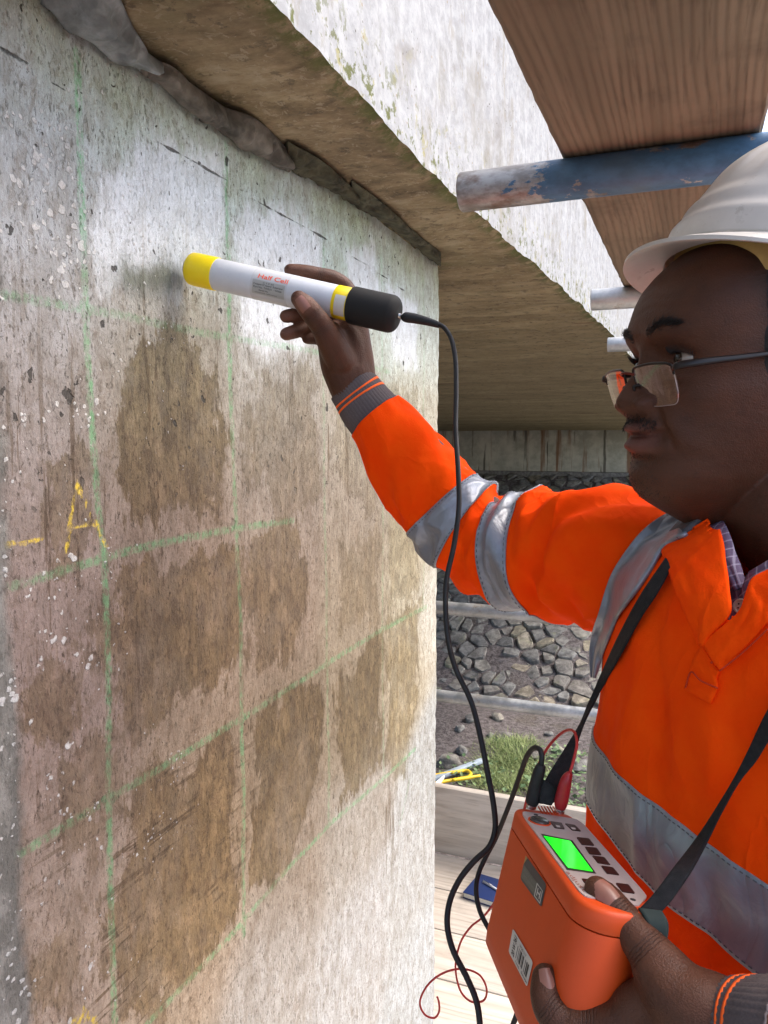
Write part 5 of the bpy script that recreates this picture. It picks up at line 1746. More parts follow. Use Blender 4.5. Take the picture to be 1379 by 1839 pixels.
# headband and a cradle strap inside
rows = []
for z, k in ((.016, .93), (.012, .95), (-.024, .955), (-.026, .93), (-.024, .915), (.012, .90), (.016, .93)):
    rows.append(HO + AH * (hat_r(az) * k * np.cos(az) - .006)[:, None] + BH * (hat_r(az) * k * np.sin(az))[:, None] + CH_ * (z - .010 * np.cos(az) * 0)[:, None] if False else
                HO + AH * (hat_r(az) * k * np.cos(az))[:, None] + BH * (hat_r(az) * k * np.sin(az))[:, None] + CH_ * (np.full(na, z))[:, None])
obj('headband', *loft(rows, caps=False), MBAND, hat)
for k in range(4):
    w_ = k * math.pi / 4 + .4
    pts_ = [hp(hat_r(np.array(w_ + (math.pi if t > math.pi / 2 else 0))) * .90 * abs(math.cos(t)) * math.cos(w_) * (1 if t < math.pi / 2 else -1), hat_r(np.array(w_)) * .90 * abs(math.cos(t)) * math.sin(w_) * (1 if t < math.pi / 2 else -1), .098 * math.sin(t)) for t in np.linspace(.08, math.pi - .08, 15)]
    obj('cradle_strap', *tube(pts_, .006, 8, 40, flat=.2, up=np.array([0.2, .3, 1.])), MBAND, hat)

# ================================================================== spectacles
MFRAME = plain('dark_frame_metal', (.018, .014, .013), .35, .2, 60, metal=.4, bump=0)
MGLASS = Mat('lens_glass')
tr_ = MGLASS.n('BsdfTransparent', {'Color': (.97, .96, .97, 1)})
gl_ = MGLASS.n('BsdfGlossy', {'Color': (1, .93, .93, 1), 'Roughness': .015})
lw_ = MGLASS.n('LayerWeight', {'Blend': .35}, out='Fresnel')
mx_ = MGLASS.nt.nodes.new('ShaderNodeMixShader')
MGLASS._in(mx_.inputs[0], MGLASS.lin(lw_, 0, 1, .20, .9))
MGLASS.nt.links.new(tr_, mx_.inputs[1]); MGLASS.nt.links.new(gl_, mx_.inputs[2])
MGLASS.nt.links.new(mx_.outputs[0], MGLASS.out.inputs[0])
spec = empty('spectacles', hd(.100, 0, .0), 'rectangular half rimmed spectacles low on the nose', 'spectacles')
LENS = [(-.0245, .0130), (-.010, .0150), (.010, .0150), (.0245, .0125), (.0255, .004), (.0235, -.0095), (.0195, -.0148), (.008, -.0160), (-.008, -.0160), (-.0185, -.0140), (-.0235, -.006), (-.0250, .004)]
def gpt(s, x, y, off=0.0):
    """x outward from the nose, y up, on a lens that wraps a little and leans in at the foot"""
    b = .0320 + x * .93
    return hd(.1025 - 2.2 * b * b - .33 * (.013 - y) + off, s * b, -.0075 + y)
for s in (1, -1):
    out = crom(np.array([(x, y, 0) for x, y in LENS] + [(LENS[0][0], LENS[0][1], 0)]), 73)[:-1]
    rings = []
    for off, k in ((0, 0.0), (0, .5), (0, .99), (-.0016, .99), (-.0016, .5), (-.0016, 0.0)):
        pass
    front = [[gpt(s, x * k, y * k) for x, y, _ in out] for k in (.02, .35, .7, 1.0)]
    lens = obj('lens', *loft(np.array(front + [[gpt(s, x, y, -.0017) for x, y, _ in out]]), caps=False), MGLASS.m, spec, sharp=60)
    top_ = [gpt(s, x, y, -.0006) for x, y in [(-.0250, .003), (-.0248, .0130), (-.010, .0153), (.010, .0153), (.0247, .0127), (.0257, .006)]]
    obj('rim', *tube(top_, .0011, 8, 50), MFRAME, spec)
    low_ = [gpt(s, x, y, -.0008) for x, y in [(.0257, .006), (.0237, -.0097), (.0197, -.0150), (.008, -.0162), (-.008, -.0162), (-.0187, -.0142), (-.0238, -.006), (-.0250, .003)]]
    obj('rim_wire', *tube(low_, .00035, 6, 60), plain('clear_wire', (.35, .28, .27), .3, .1, 60, bump=0), spec)
    tpts = [gpt(s, .0250, .0095, -.001), hd(.0945, s * .0615, .0040), hd(.082, s * .0690, .0060), hd(.045, s * .0765, .0105), hd(.005, s * .0800, .0155), hd(-.012, s * .0805, .0150), hd(-.030, s * .079, .000), hd(-.038, s * .077, -.016)]
    obj('temple_arm', *tube(tpts, [.0022, .0030, .0030, .0023, .0020, .0020, .0022, .0018], 10, 60, up=UH, flat=.5), MFRAME, spec)
    obj('nose_pad', *tube([gpt(s, -.021, .001, -.003), hd(.1005, s * .0085, -.0075), hd(.1000, s * .0090, -.0110)], [.0006, .0014, .0009], 8, 14), MFRAME, spec)
obj('bridge', *tube([gpt(1, -.0240, .0095, 0), hd(.1055, .004, .0035), hd(.1055, -.004, .0035), gpt(-1, -.0240, .0095, 0)], .0011, 8, 24), plain('red_brown_metal', (.12, .02, .012), .35, .1, 60, metal=.5, bump=0), spec)

# ================================================================== flat print helpers
def text_mesh(body, size=1.0, bold=0.0):
    cu = bpy.data.curves.new('print', 'FONT')
    cu.body = body
    cu.size = size
    cu.offset = bold
    cu.align_x = 'CENTER'; cu.align_y = 'CENTER'
    cu.resolution_u = 4
    o = bpy.data.objects.new('print', cu)
    col.objects.link(o)
    me = bpy.data.meshes.new_from_object(o.evaluated_get(bpy.context.evaluated_depsgraph_get()))
    V = np.array([v.co[:] for v in me.vertices]); F = [tuple(p.vertices) for p in me.polygons]
    bpy.data.objects.remove(o); bpy.data.curves.remove(cu); bpy.data.meshes.remove(me)
    return V, F
def fit_text(body, box, bold=0.0, skew=0.0):
    """letter outlines scaled into box = (u0, v0, u1, v1)"""
    V, F = text_mesh(body, 1.0, bold)
    lo, hi = V.min(0), V.max(0)
    u = (V[:, 0] - lo[0]) / (hi[0] - lo[0]); v = (V[:, 1] - lo[1]) / (hi[1] - lo[1])
    return box[0] + u * (box[2] - box[0]), box[1] + v * (box[3] - box[1]), F
MORP = plain('orange_ink', (.85, .10, .03), .6, .05, 60, bump=0)
MBLK = plain('black_ink', (.02, .02, .02), .6, .1, 60, bump=0)
MGRI = plain('grey_ink', (.10, .10, .10), .6, .1, 60, bump=0)
MWHI = plain('white_ink', (.62, .60, .55), .5, .05, 60, bump=0)

# ================================================================== the half cell held against the wall
def m_plas(name, c, rough=.4, dirt=.25):
    m = Mat(name)
    v = m.co()
    n1 = m.noise(v, 30, 5, .65)
    cc = m.mix(m.step(n1, .4, .7, 0, dirt), c, tuple(x * .7 for x in c))
    cc = m.mix(m.step(m.noise(v, 420, 3, .6), .68, .72, 0, .25), cc, tuple(x * .5 for x in c))
    m.set(color=cc, rough=rough, spec=.45, normal=m.bump(m.noise(v, 300, 2), .05, .001))
    return m.m
MWT, MYC, MRUB = m_plas('white_tube_plastic', (.58, .61, .66), .35), m_plas('yellow_plastic', (.86, .66, .01), .4, .15), m_plas('black_rubber', (.008, .008, .008), .75, .2)
HT = onx(326, 483) + np.array([.0125, 0, 0])
HE = P(716, 567, .925)
HX = (HE - HT) / np.linalg.norm(HE - HT)
HLEN = np.linalg.norm(HE - HT)
hv_ = CAM - (HT + HE) / 2
HN = hv_ - HX * (hv_ @ HX); HN /= np.linalg.norm(HN)          # towards the camera
HB = np.cross(HN, HX); HB = HB if HB[2] > 0 else -HB           # upward round the tube
RC = .0192
def ht(px):                 # distance along the axis seen at picture column px
    ts = np.linspace(-.01, HLEN + .02, 400)
    u = np.array([project(HT + HX * t + HN * RC)[0] for t in ts])
    return float(np.interp(px, u, ts))
def ring_h(t, r, n=48):
    q = np.linspace(0, 2 * np.pi, n, endpoint=False)
    return [HT + HX * t + r * (math.cos(x) * HN + math.sin(x) * HB) for x in q]
hc = empty('half_cell', HT, 'white electrode tube with yellow tip and black cap touching the wall', 'half cell')
def turned(name, prof, mat, parent, n=48):
    return obj(name, *loft([ring_h(t, r, n) for t, r in prof]), mat, parent, sharp=40)
tA, tB, tC, tD = ht(376), ht(594), ht(621), HLEN
turned('tip_cap', [(.0, .0155), (.0015, .0180), (.004, .0197), (.010, .0202), (tA - .001, .0203), (tA, .0199)], MYC, hc)
turned('sponge_plug', [(-.004, .0100), (-.003, .0120), (.001, .0125)], plain('damp_sponge', (.05, .05, .045), .9, .3, 200), hc)
tu = turned('tube', [(tA - .003, .0188), (tA, .0192), (tB, .0192), (tB + .001, .0190)], MWT, hc)
turned('yellow_ring', [(tB, .0193), (tB + .0008, .01955), (tC, .01955), (tC + .0005, .0192)], MYC, hc)
bc = [(tC - .001, .0195), (tC, .0212), (tC + .002, .0219)]
bc += [(tD - .011 + .011 * math.sin(a), .0110 + .0110 * math.cos(a)) for a in np.linspace(0, math.pi / 2, 9)] + [(tD, .004)]
turned('end_cap', bc, MRUB, hc)
def wrap(name, u, v, F, r, mat, parent):
    """flat outlines laid round the tube: u along the axis in metres, v round the tube in metres, positive upward"""
    a = v / r
    V = HT + HX * u[:, None] + r * (np.cos(a)[:, None] * HN + np.sin(a)[:, None] * HB)
    o = obj(name, V, F, mat, parent, smooth=False, fixn=False)
    return o
def wrap_rect(name, u0, u1, v0, v1, r, mat, parent, n=14):
    uu, vv = np.meshgrid([u0, u1], np.linspace(v0, v1, n), indexing='ij')
    F = [(j, j + 1, n + j + 1, n + j) for j in range(n - 1)]
    return wrap(name, uu.ravel(), vv.ravel(), F, r, mat, parent)
t0, t1 = ht(460), ht(513)
u, v, F = fit_text('Half Cell', (t0, .0068, t1, .0128), .012)
wrap('lettering', u, v, F, RC + .00035, MORP, tu)
s0, s1 = ht(453), ht(511)
wrap_rect('label_sleeve', ht(449), ht(514), -.030, .030, RC + .00012, m_plas('clear_label_film', (.56, .58, .61), .25, .1), tu, 40)
MLAB = m_plas('silver_label', (.40, .41, .40), .35, .2)
wrap_rect('label', s0, s1, -.0125, .0045, RC + .00025, MLAB, tu)
for tx, (a0, a1), (v0, v1), bd, mt in (('C S E 60', (.32, .66), (.0015, .0033), 0, MGRI), ('Copper/Copper Sulphate', (.04, .94), (-.0018, .0008), .004, MBLK), ('Part No. TW331 - W006', (.05, .92), (-.0048, -.0026), .004, MBLK), ('Serial No.', (.22, .52), (-.0078, -.0060), .012, MBLK), ('concrete reference', (.10, .78), (-.0108, -.0090), .0, MGRI)):
    u, v, F = fit_text(tx, (s0 + (s1 - s0) * a0, v0, s0 + (s1 - s0) * a1, v1), bd)
    wrap('lettering', u, v, F, RC + .0004, mt, tu)
wrap_rect('white_patch', ht(600), ht(618.5), -.0175, .0085, .0198, MWHI, hc)
# socket and plug with the black lead
MMET = plain('plated_metal', (.55, .53, .50), .25, .1, 60, metal=.95, bump=0)
MBPL = plain('black_plug_plastic', (.007, .007, .008), .6, .2, 120, bump=.2)
MLEAD = plain('black_lead_rubber', (.006, .006, .007), .6, .2, 90, bump=0)
MRPL = plain('red_plug_plastic', (.36, .012, .016), .4, .15, 90, bump=0)
MRLD = plain('red_lead_rubber', (.45, .025, .02), .45, .15, 90, bump=0)
pj = P(724, 568, .922)
obj('socket', *tube([HE - HX * .002, HE + HX * .002, pj], [.0035, .0030, .0018], 14, 8), MMET, hc)
ld = empty('black_lead', P(728, 570, .92), 'long black lead hanging from the black cap past the sleeve', 'lead')
obj('plug', *tube([P(725, 566, .922), P(728, 569, .921), P(745, 572, .918), P(770, 578, .914), P(789, 584, .910)], [.0048, .0058, .0058, .0046, .0036], 18, 26), MBPL, ld)
LEAD1 = [(786, 582, .911), (797, 588, .905), (809, 606, .895), (817, 640, .88), (819, 700, .86), (818, 770, .835), (823, 850, .81), (824, 910, .80), (815, 980, .79), (802, 1040, .78), (800, 1090, .77), (805, 1150, .76), (818, 1200, .74), (846, 1260, .73), (862, 1320, .71), (876, 1390, .70),
         (887, 1450, .69), (889, 1490, .685), (879, 1520, .68), (852, 1546, .675), (825, 1580, .67), (808, 1618, .66), (803, 1660, .65), (813, 1705, .64), (838, 1755, .63), (856, 1800, .62), (863, 1860, .61), (862, 1930, .60), (850, 2050, .60), (830, 2250, .62)]
rl1 = [M(4.6, max(p[2], .66)) if p[1] > 600 else M(4.0, p[2]) for p in LEAD1]
obj('wire', *tube([P(*p) for p in LEAD1], [.0027] * len(LEAD1), 10, 220), MLEAD, ld)

# ================================================================== the orange meter
MO_ = CAM + AR * .1057 + AF * .6163 - AU * .2988
def pv(v):
    return AR * v[0] + AF * v[1] + AU * v[2]
ML, MT, MH = pv((.0952, -.9910, .0945)), pv((.9839, .0793, -.1604)), pv((-.235, -.104, -.966))
MS = np.cross(ML, MH); MS = MS / np.linalg.norm(MS) * (1 if MS @ MT > 0 else -1)
LD, TD, HD = .170, .050, .115
def mp(l, t, h):
    return MO_ + ML * l + MT * t + MH * h
def onplane(px, py, o, n):
    d = rdir(px, py)
    return CAM + d * (((o - CAM) @ n) / (d @ n))
MUP = np.cross(ML, MT); MUP = MUP / np.linalg.norm(MUP) * (1 if MUP @ MH > 0 else -1)
def ontop(px, py, h=0.0):
    return onplane(px, py, MO_ + MUP * h, MUP)
def onside(px, py, t=0.0):
    return onplane(px, py, MO_ + MS * t, MS)
MOR = m_plas('orange_meter_plastic', (.62, .064, .004), .5, .15)
MPAN = m_plas('grey_faceplate', (.46, .40, .37), .45, .15)
def plan(grow=0.0, n=10):
    """outline of the case seen from above: rounded far corners, wide round near end"""
    P_ = []
    def arc(cl, ct, r, a0, a1, m_):
        for a in np.linspace(a0, a1, m_):
            P_.append((cl + r * math.cos(a), ct + r * math.sin(a)))
    r1, r2 = .010, .0235
    g = grow
    arc(r1 - g * 0, r1, r1 + g, math.pi, 1.5 * math.pi, 7)
    arc(LD - r2, r2, r2 + g, 1.5 * math.pi, 2 * math.pi, 14)
    arc(LD - r2, TD - r2, r2 + g, 0, .5 * math.pi, 14)
    arc(r1, TD - r1, r1 + g, .5 * math.pi, math.pi, 7)
    return P_
def case(name, levels, mat, parent, caps=True):
    return obj(name, *loft([[mp(l, t, h) for l, t in plan(g)] for h, g in levels], caps=caps), mat, parent, sharp=35)
meter = empty('meter', mp(0, 0, .1), 'orange half cell meter with lit green screen held in the hand', 'meter')
case('case', [(.0152, -.0014), (.0152, -.0002), (.0158, 0), (.100, -.0003), (.109, -.0012), (.1135, -.004), (.115, -.010)], MOR, meter)
lid = case('lid', [(0, -.0060), (.0002, -.0030), (.0012, -.0010), (.0030, 0), (.0136, 0), (.0142, -.0003), (.0142, -.0014)], MOR, meter)
def top_patch(name, pxs, mat, parent, h0=-.0004, h1=None, flat=False):
    pts_ = [ontop(x, y, h0) for x, y in pxs]
    if h1 is None:
        V = np.array(pts_)
        return obj(name, V, [tuple(range(len(V)))], mat, parent, smooth=False)
    return obj(name, *prism([ontop(x, y, h1) for x, y in pxs], -MH * (h1 - h0)), mat, parent, smooth=False)
def rnd_poly(px, r=.18, n=4):
    """corners of a picture polygon rounded off"""
    out = []
    k = len(px)
    px = np.array(px, float)
    for i in range(k):
        a, b, c = px[i - 1], px[i], px[(i + 1) % k]
        p0, p1 = b + (a - b) * r, b + (c - b) * r
        for t in np.linspace(0, 1, n):
            out.append((1 - t) ** 2 * p0 + 2 * t * (1 - t) * b + t * t * p1)
    return out
pan = top_patch('faceplate', rnd_poly([(932, 1458), (1040, 1474), (1162, 1612), (1146, 1630), (1046, 1612)], .10), MPAN, meter, -.0008, .0004)
MSCR = Mat('lit_green_screen')
MSCR.set(color=(.02, .3, .01), rough=.12, spec=.6)
MSCR.set(Emission_Color=(.0, 1.0, .02, 1), Emission_Strength=.42)
top_patch('screen_bezel', [(971, 1497), (1028, 1509), (1071, 1569), (1018, 1562)], MBLK, pan, -.00095)
top_patch('screen', [(976, 1501), (1024, 1510), (1065, 1565), (1020, 1558)], MSCR.m, pan, -.0012)
MKEY = m_plas('dark_key', (.035, .008, .006), .35, .1)
def key(pxs, name='button'):
    return top_patch(name, rnd_poly(pxs, .10), MKEY, pan, -.0014, -.0006)
for q in ([(1035, 1505), (1057, 1507), (1067, 1520), (1044, 1518)], [(1050, 1522), (1071, 1524), (1080, 1537), (1058, 1535)], [(1063, 1538), (1085, 1541), (1096, 1555), (1073, 1551)], [(1079, 1556), (1100, 1559), (1112, 1573), (1089, 1570)],
          [(1044, 1579), (1065, 1582), (1075, 1595), (1053, 1592)], [(1076, 1583), (1099, 1588), (1110, 1602), (1087, 1599)], [(1105, 1587), (1128, 1590), (1140, 1606), (1117, 1603)]):
    key(q)
for q in ([(987, 1476), (1008, 1479), (1014, 1490), (996, 1488)], [(1014, 1480), (1032, 1483), (1043, 1494), (1027, 1492)]):
    kb = key(q)
    c = np.mean(q, 0)
    obj('mark', np.array([ontop(c[0] + dx, c[1] + dy, -.0016) for dx, dy in ((-4, -2), (4, -.5), (5, 2.5), (-1, 2))]), [(0, 1, 2, 3)], MWHI, kb, smooth=False)
ar = np.array([(1090, 1592), (1096, 1590), (1096, 1592), (1101, 1593), (1100, 1596), (1095, 1595), (1096, 1598)], float)
obj('mark', np.array([ontop(x, y, -.0016) for x, y in ar]), [tuple(range(7))], MWHI, pan, smooth=False)
# dial
kc = ontop(968, 1477)
q = np.linspace(0, 2 * np.pi, 30, endpoint=False)
dl = obj('dial_ring', *loft([[kc - MH * h + r * (math.cos(x) * ML + math.sin(x) * MT) for x in q] for r, h in ((.0090, .0002), (.0090, .0012), (.0082, .0016), (.0076, .0010))], caps=False), MOR, pan)
obj('dial', *loft([[kc - MH * h + r * (math.cos(x) * ML + math.sin(x) * MT) for x in q] for r, h in ((.0076, .0), (.0074, .0022), (.0064, .0028))]), m_plas('dark_window', (.06, .055, .05), .2, .1), dl)
for (x, y) in ((962, 1465), (1136, 1618)):
    c = ontop(x, y)
    obj('screw', *loft([[c - MH * h + r * (math.cos(t) * ML + math.sin(t) * MT) for t in q[::3]] for r, h in ((.0019, .0002), (.0019, .0010))]), MBLK, pan)
c = ontop(1139, 1617)
u, v, F = fit_text('adjust', (0, 0, 1, 1))
A_, B_2, C_2 = ontop(1014, 1566, -.0010), ontop(1046, 1602, -.0010), ontop(1022, 1564, -.0010)
obj('lettering', A_ + (B_2 - A_) * u[:, None] + (C_2 - A_) * v[:, None], F, plain('red_brown_ink', (.30, .10, .07), .6, .05, 60, bump=0), pan, smooth=False)
# grip ribs at the far end
for k in range(6):
    a0 = ontop(967 + 5.2 * k, 1449 - .1 * k); a1 = ontop(976 + 5.2 * k, 1464 - .4 * k)
    obj('rib', *tube([a0, a1], .0007, 6, 2), MOR, lid)
# sockets
for nm_, (x, y) in (('socket', (954, 1449)), ('socket', (1004, 1459))):
    c = ontop(x, y)
    obj(nm_, *loft([[c - MH * h + r * (math.cos(t) * ML + math.sin(t) * MT) for t in q] for r, h in ((.0042, -.001), (.0042, .0016), (.0030, .0022), (.0028, .0046), (.0036, .005), (.0034, .0062), (.0016, .0066), (.0016, .012))]), MMET, lid, sharp=40)
# stickers on the broad side
def side_quad(name, pxs, mat, parent, off=-.0004, round_=.0):
    pts_ = rnd_poly(pxs, round_) if round_ else pxs
    V = np.array([onside(x, y, off) for x, y in pts_])
    return obj(name, V, [tuple(range(len(V)))], mat, parent, smooth=False)
def on_quad(name, quad, u, v, F, mat, parent, off):
    """u, v in 0..1 across a four cornered label: quad = corners at (0,0) (1,0) (1,1) (0,1)"""
    Q_ = np.array([onside(x, y, off) for x, y in quad])
    V = (Q_[0] * ((1 - u) * (1 - v))[:, None] + Q_[1] * (u * (1 - v))[:, None] + Q_[2] * (u * v)[:, None] + Q_[3] * ((1 - u) * v)[:, None])
    return obj(name, V, F, mat, parent, smooth=False, fixn=False)
qs = [(934, 1578), (972, 1630), (981, 1588), (944, 1536)]
st1 = side_quad('maker_label', qs, m_plas('navy_label', (.035, .045, .06), .3, .15), meter, -.0004, .10)
rect = lambda a, b, c_, d: (np.array([a, c_, c_, a], float), np.array([b, b, d, d], float), [(0, 1, 2, 3)])
on_quad('label_band', qs, *rect(.02, .10, .66, .62), m_plas('grey_green_label', (.12, .13, .11), .35, .2), st1, -.0006)
on_quad('label_corner', qs, np.array([.0, .0, .10]), np.array([1.0, .62, .99]), [(0, 1, 2)], plain('tan_label', (.42, .27, .10), .5, .1, 60, bump=0), st1, -.0007)
on_quad('emblem_frame', qs, *rect(.66, .06, .93, .62), MWHI, st1, -.0007)
on_quad('emblem_ground', qs, *rect(.69, .10, .90, .58), m_plas('dark_emblem', (.05, .055, .06), .35, .1), st1, -.0008)
u, v, F = fit_text('H', (.73, .18, .87, .50), .02)
on_quad('emblem', qs, u, v, F, MWHI, st1, -.0010)
for k, (bx, tx) in enumerate((((.08, .40, .60, .54), 'concrete'), ((.08, .20, .60, .34), 'test system'))):
    u, v, F = fit_text(tx, bx)
    on_quad('lettering', qs, u, v, F, plain('pale_grey_ink', (.22, .22, .20), .6, .05, 60, bump=0), st1, -.0009)
qb = [(913, 1709), (946, 1773), (957, 1728), (921, 1667)]
st2 = side_quad('barcode_label', qb, m_plas('white_label', (.62, .58, .52), .5, .15), meter, -.0004, .08)
x = .34
bars = MB()
for k, wv_ in enumerate((1, 3, 1, 2, 1, 1, 3, 2, 1, 1, 2, 4, 1, 2, 2, 1, 3)):
    if k % 2 == 0:
        uu, vv, F = rect(x, .22, x + .018 * wv_, .72)
        Q_ = np.array([onside(a, b, -.0006) for a, b in qb])
        bars.add(Q_[0] * ((1 - uu) * (1 - vv))[:, None] + Q_[1] * (uu * (1 - vv))[:, None] + Q_[2] * (uu * vv)[:, None] + Q_[3] * ((1 - uu) * vv)[:, None], F)
    x += .018 * wv_
bars.obj('barcode', MBLK, st2, smooth=False, fixn=False)
def vtext(tx, box, bold=0.0):
    """lettering that reads up the short side of the label"""
    u, v, F = fit_text(tx, (0, 0, 1, 1), bold)
    on_quad('lettering', qb, box[0] + (1 - v) * (box[2] - box[0]), box[1] + u * (box[3] - box[1]), F, MBLK, st2, -.0006)
vtext('20 W 361', (.12, .10, .26, .90), .02)
u, v, F = fit_text('W20 117', (.40, .78, .72, .88)); on_quad('lettering', qb, u, v, F, MBLK, st2, -.0006)
u, v, F = fit_text('1246', (.36, .06, .56, .15)); on_quad('lettering', qb, u, v, F, MBLK, st2, -.0006)
u, v, F = fit_text('Surveys', (.66, .05, .96, .16), .02); on_quad('lettering', qb, u, v, F, MBLK, st2, -.0006)

# plugs and leads on the meter
bl = empty('black_lead', ontop(954, 1447), 'short black lead looping out of the far socket of the meter', 'lead')
obj('plug', *tube([P(954, 1444, .607), P(956, 1438, .607), P(962, 1408, .606), P(969, 1383, .605), P(972, 1374, .605)], [.0046, .0055, .0050, .0046, .0036], 18, 24), MBPL, bl)
L2 = [(971, 1378, .605), (973, 1360, .606), (970, 1347, .610), (960, 1343, .618), (948, 1355, .63), (936, 1385, .645), (922, 1425, .66), (904, 1472, .675), (888, 1510, .69), (872, 1540, .69), (859, 1570, .685), (855, 1600, .675), (861, 1634, .665), (876, 1665, .655), (897, 1698, .645), (916, 1735, .63), (928, 1775, .61), (930, 1810, .60), (918, 1850, .60), (900, 1920, .60), (880, 2050, .60)]
obj('wire', *tube([P(*p) for p in L2], .0022, 10, 200), MLEAD, bl)
rd = empty('red_lead', ontop(1004, 1457), 'thin red lead rising from the red plug and looping above the deck', 'lead')
obj('plug', *tube([P(1006, 1452, .598), P(1007, 1444, .598), P(1012, 1420, .598), P(1018, 1398, .598), P(1024, 1388, .600)], [.0040, .0052, .0052, .0042, .0024], 18, 24), MRPL, rd)
L3 = [(1023, 1390, .600), (1030, 1365, .606), (1036, 1335, .615), (1032, 1316, .625), (1020, 1311, .64), (1004, 1320, .65), (984, 1342, .655), (966, 1375, .655), (955, 1405, .655), (946, 1435, .66), (930, 1500, .67), (905, 1590, .68), (870, 1644, .69), (845, 1665, .695), (826, 1695, .70), (818, 1740, .70), (830, 1785, .70), (850, 1800, .70), (869, 1796, .70), (874, 1778, .70), (862, 1752, .70), (838, 1741, .70), (812, 1742, .70), (783, 1755, .70), (762, 1778, .70), (754, 1803, .70), (764, 1823, .70), (780, 1828, .70), (788, 1818, .70), (788, 1800, .70), (785, 1790, .70)]
rdl = [.0012] * 12 + [.0010] * (len(L3) - 12)
obj('wire', *tube([P(*p) for p in L3], rdl, 8, 260), MRLD, rd)

# carrying strap of the meter
def ribbon(name, edge_a, edge_b, mat, parent, th_=.0016, n=90):
    A_ = crom(np.array([P(*p) for p in edge_a]), n); B_ = crom(np.array([P(*p) for p in edge_b]), n)
    rows = [A_ * (1 - q_) + B_ * q_ for q_ in np.linspace(0, 1, 7)]
    return solid_patch(name, np.array(rows).transpose(1, 0, 2), th_, mat, parent)
ribbon('strap', [(1196, 1002, dj(1196, 1002)[2] - .014), (1150, 1070, dj(1150, 1070)[2] - .016), (1110, 1145, dj(1110, 1145)[2] - .014), (1085, 1200, dj(1090, 1200)[2] - .012), (1058, 1260, .675), (1042, 1300, .655), (1014, 1345, .635), (990, 1382, .618), (977, 1405, .610)],
       [(1205, 1020, dj(1205, 1020)[2] - .008), (1180, 1065, dj(1180, 1065)[2] - .010), (1150, 1110, dj(1150, 1110)[2] - .010), (1120, 1165, dj(1120, 1165)[2] - .010), (1074, 1250, .672), (1050, 1296, .652), (1034, 1345, .632), (1020, 1395, .616), (1006, 1428, .607)], MWEB, meter)
def dj2(px, py, lift):
    p, _ = hit(cbvh, min(px, 1500), py)
    return (px, py, ((p - CAM) @ AF if p is not None else .5) - lift)
ribbon('strap', [dj2(1420, 1215, .012), dj2(1379, 1275, .012), dj2(1345, 1345, .012), dj2(1318, 1400, .012), dj2(1285, 1455, .014), dj2(1245, 1515, .020), (1205, 1565, .475), (1170, 1610, .466), (1146, 1634, .462)],
       [dj2(1440, 1260, .012), dj2(1384, 1325, .012), dj2(1357, 1368, .012), dj2(1327, 1404, .014), dj2(1299, 1452, .016), dj2(1270, 1510, .022), (1238, 1570, .470), (1210, 1612, .462), (1186, 1640, .458)], MWEB, meter)
sl_ = [(975, 1400, .609), (967, 1430, .606), (972, 1445, .604)]
ribbon('strap_loop', [(974, 1398, .607), (970, 1420, .605), (968, 1443, .602)], [(1008, 1422, .605), (1000, 1435, .603), (990, 1446, .600)], MWEB, meter, .004, 20)
ribbon('strap_loop', [(1146, 1633, .459), (1160, 1655, .452), (1178, 1690, .448)], [(1188, 1638, .456), (1199, 1660, .450), (1198, 1690, .446)], m_plas('dark_green_webbing', (.02, .032, .028), .8, .2), meter, .004, 20)

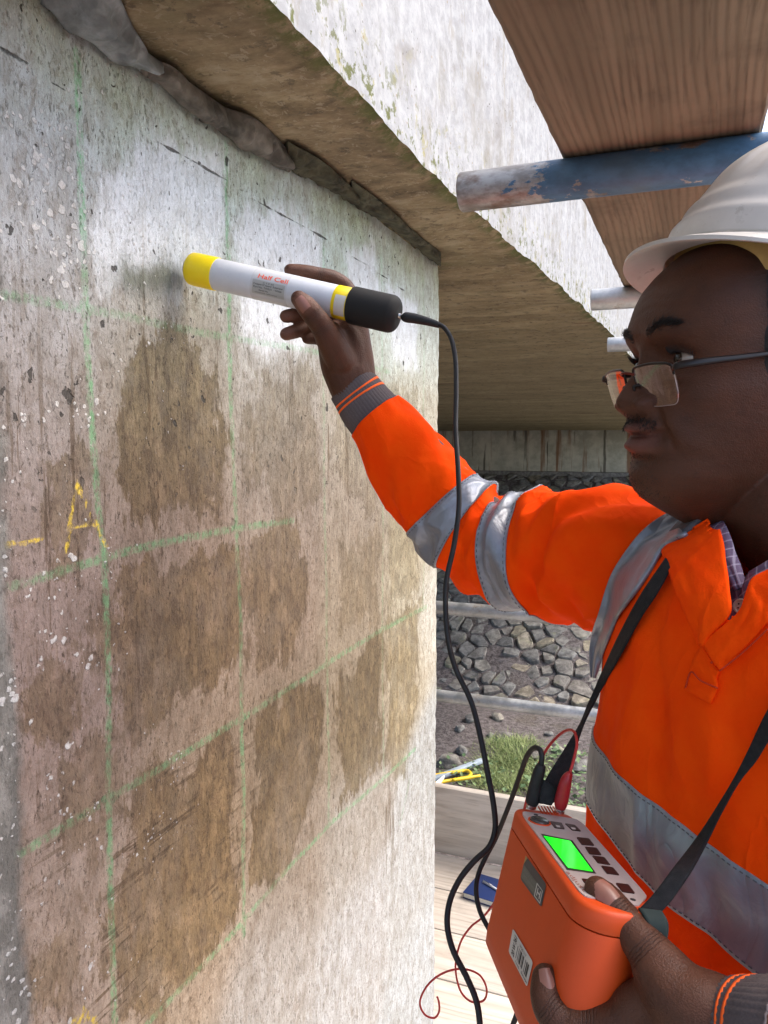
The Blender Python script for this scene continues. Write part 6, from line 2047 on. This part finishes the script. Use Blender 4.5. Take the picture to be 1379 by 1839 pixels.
# ================================================================== notebook and pen on the deck
ZN = .022
nA, nB = onz(831, 1602, ZN), onz(860, 1560, ZN)
nd = onz(884, 1619, ZN) - nA; nd /= np.linalg.norm(nd)
nw = (nB - nA); nw = nw - nd * (nw @ nd)
nw = nw / np.linalg.norm(nw) * .14
MNAVY = m_plas('navy_cover', (.012, .030, .12), .5, .2)
nb = empty('notebook', nA + nd * .1 - AU * ZN, 'closed navy notebook lying on the deck near the toe board', 'notebook')
bev_box('pages', nA + nd * .002 + nw * .02 - AU * .0195, nd * .196, nw * .96, AU * .0170, .0008, plain('paper_edges', (.62, .60, .52), .8, .1, 200), nb)
bev_box('cover', nA - AU * .0025, nd * .2, nw, AU * .0025, .0010, MNAVY, nb)
bev_box('cover', nA - AU * .0215, nd * .2, nw, AU * .0020, .0008, MNAVY, nb)
pn = empty('pen', onz(880, 1590, ZN + .005), 'silver pen lying on the navy notebook', 'pen')
p0, p1 = onz(868, 1583, ZN + .0045), onz(905, 1605, ZN + .0045)
px_ = (p1 - p0) / np.linalg.norm(p1 - p0)
obj('barrel', *tube([p0, p0 + px_ * .10], .0042, 14, 2), plain('white_pen_plastic', (.6, .6, .62), .3, .1, 60, bump=0), pn)
obj('nib', *tube([p0 + px_ * .10, p0 + px_ * .115], [.0035, .0008], 14, 2), MMET, pn)
obj('clip', *tube([p0 + AU * .0048 - px_ * .001, p0 + AU * .0052 + px_ * .04], .0009, 8, 2), MMET, pn)
# the strap goes on over the far shoulder side and round the back of the neck
pS = np.array(P(*dj2(1430, 1238, .0)))
zS, tS = pS[2], math.atan2((pS - TC0) @ TW, (pS - TC0) @ TF)
ctl = crom(np.array([[zS - .02, tS - .02, .008], [zS + .05, tS - .16, .007], [1.455, -1.05, .006], [1.505, -1.45, .006], [1.528, -2.2, .005], [1.530, -math.pi, .005], [1.528, -2 * math.pi + 2.2, .005], [1.522, -2 * math.pi + 1.75, .004]]), 80)
rowsS = []
for k_, (z_, t_, o_) in enumerate(ctl):
    dz_, dt_ = np.gradient(ctl[:, 0])[k_], np.gradient(ctl[:, 1])[k_] * .16
    ln_ = math.hypot(dz_, dt_)
    nz_, nt_ = -dt_ / ln_, dz_ / ln_ / .16
    rowsS.append([trunk(np.array([min(z_ + nz_ * .014 * q_, 1.5375)]), np.array([t_ + nt_ * .014 * q_]), o_)[0] for q_ in np.linspace(-1, 1, 7)])
solid_patch('strap', rowsS, .0016, MWEB, meter)
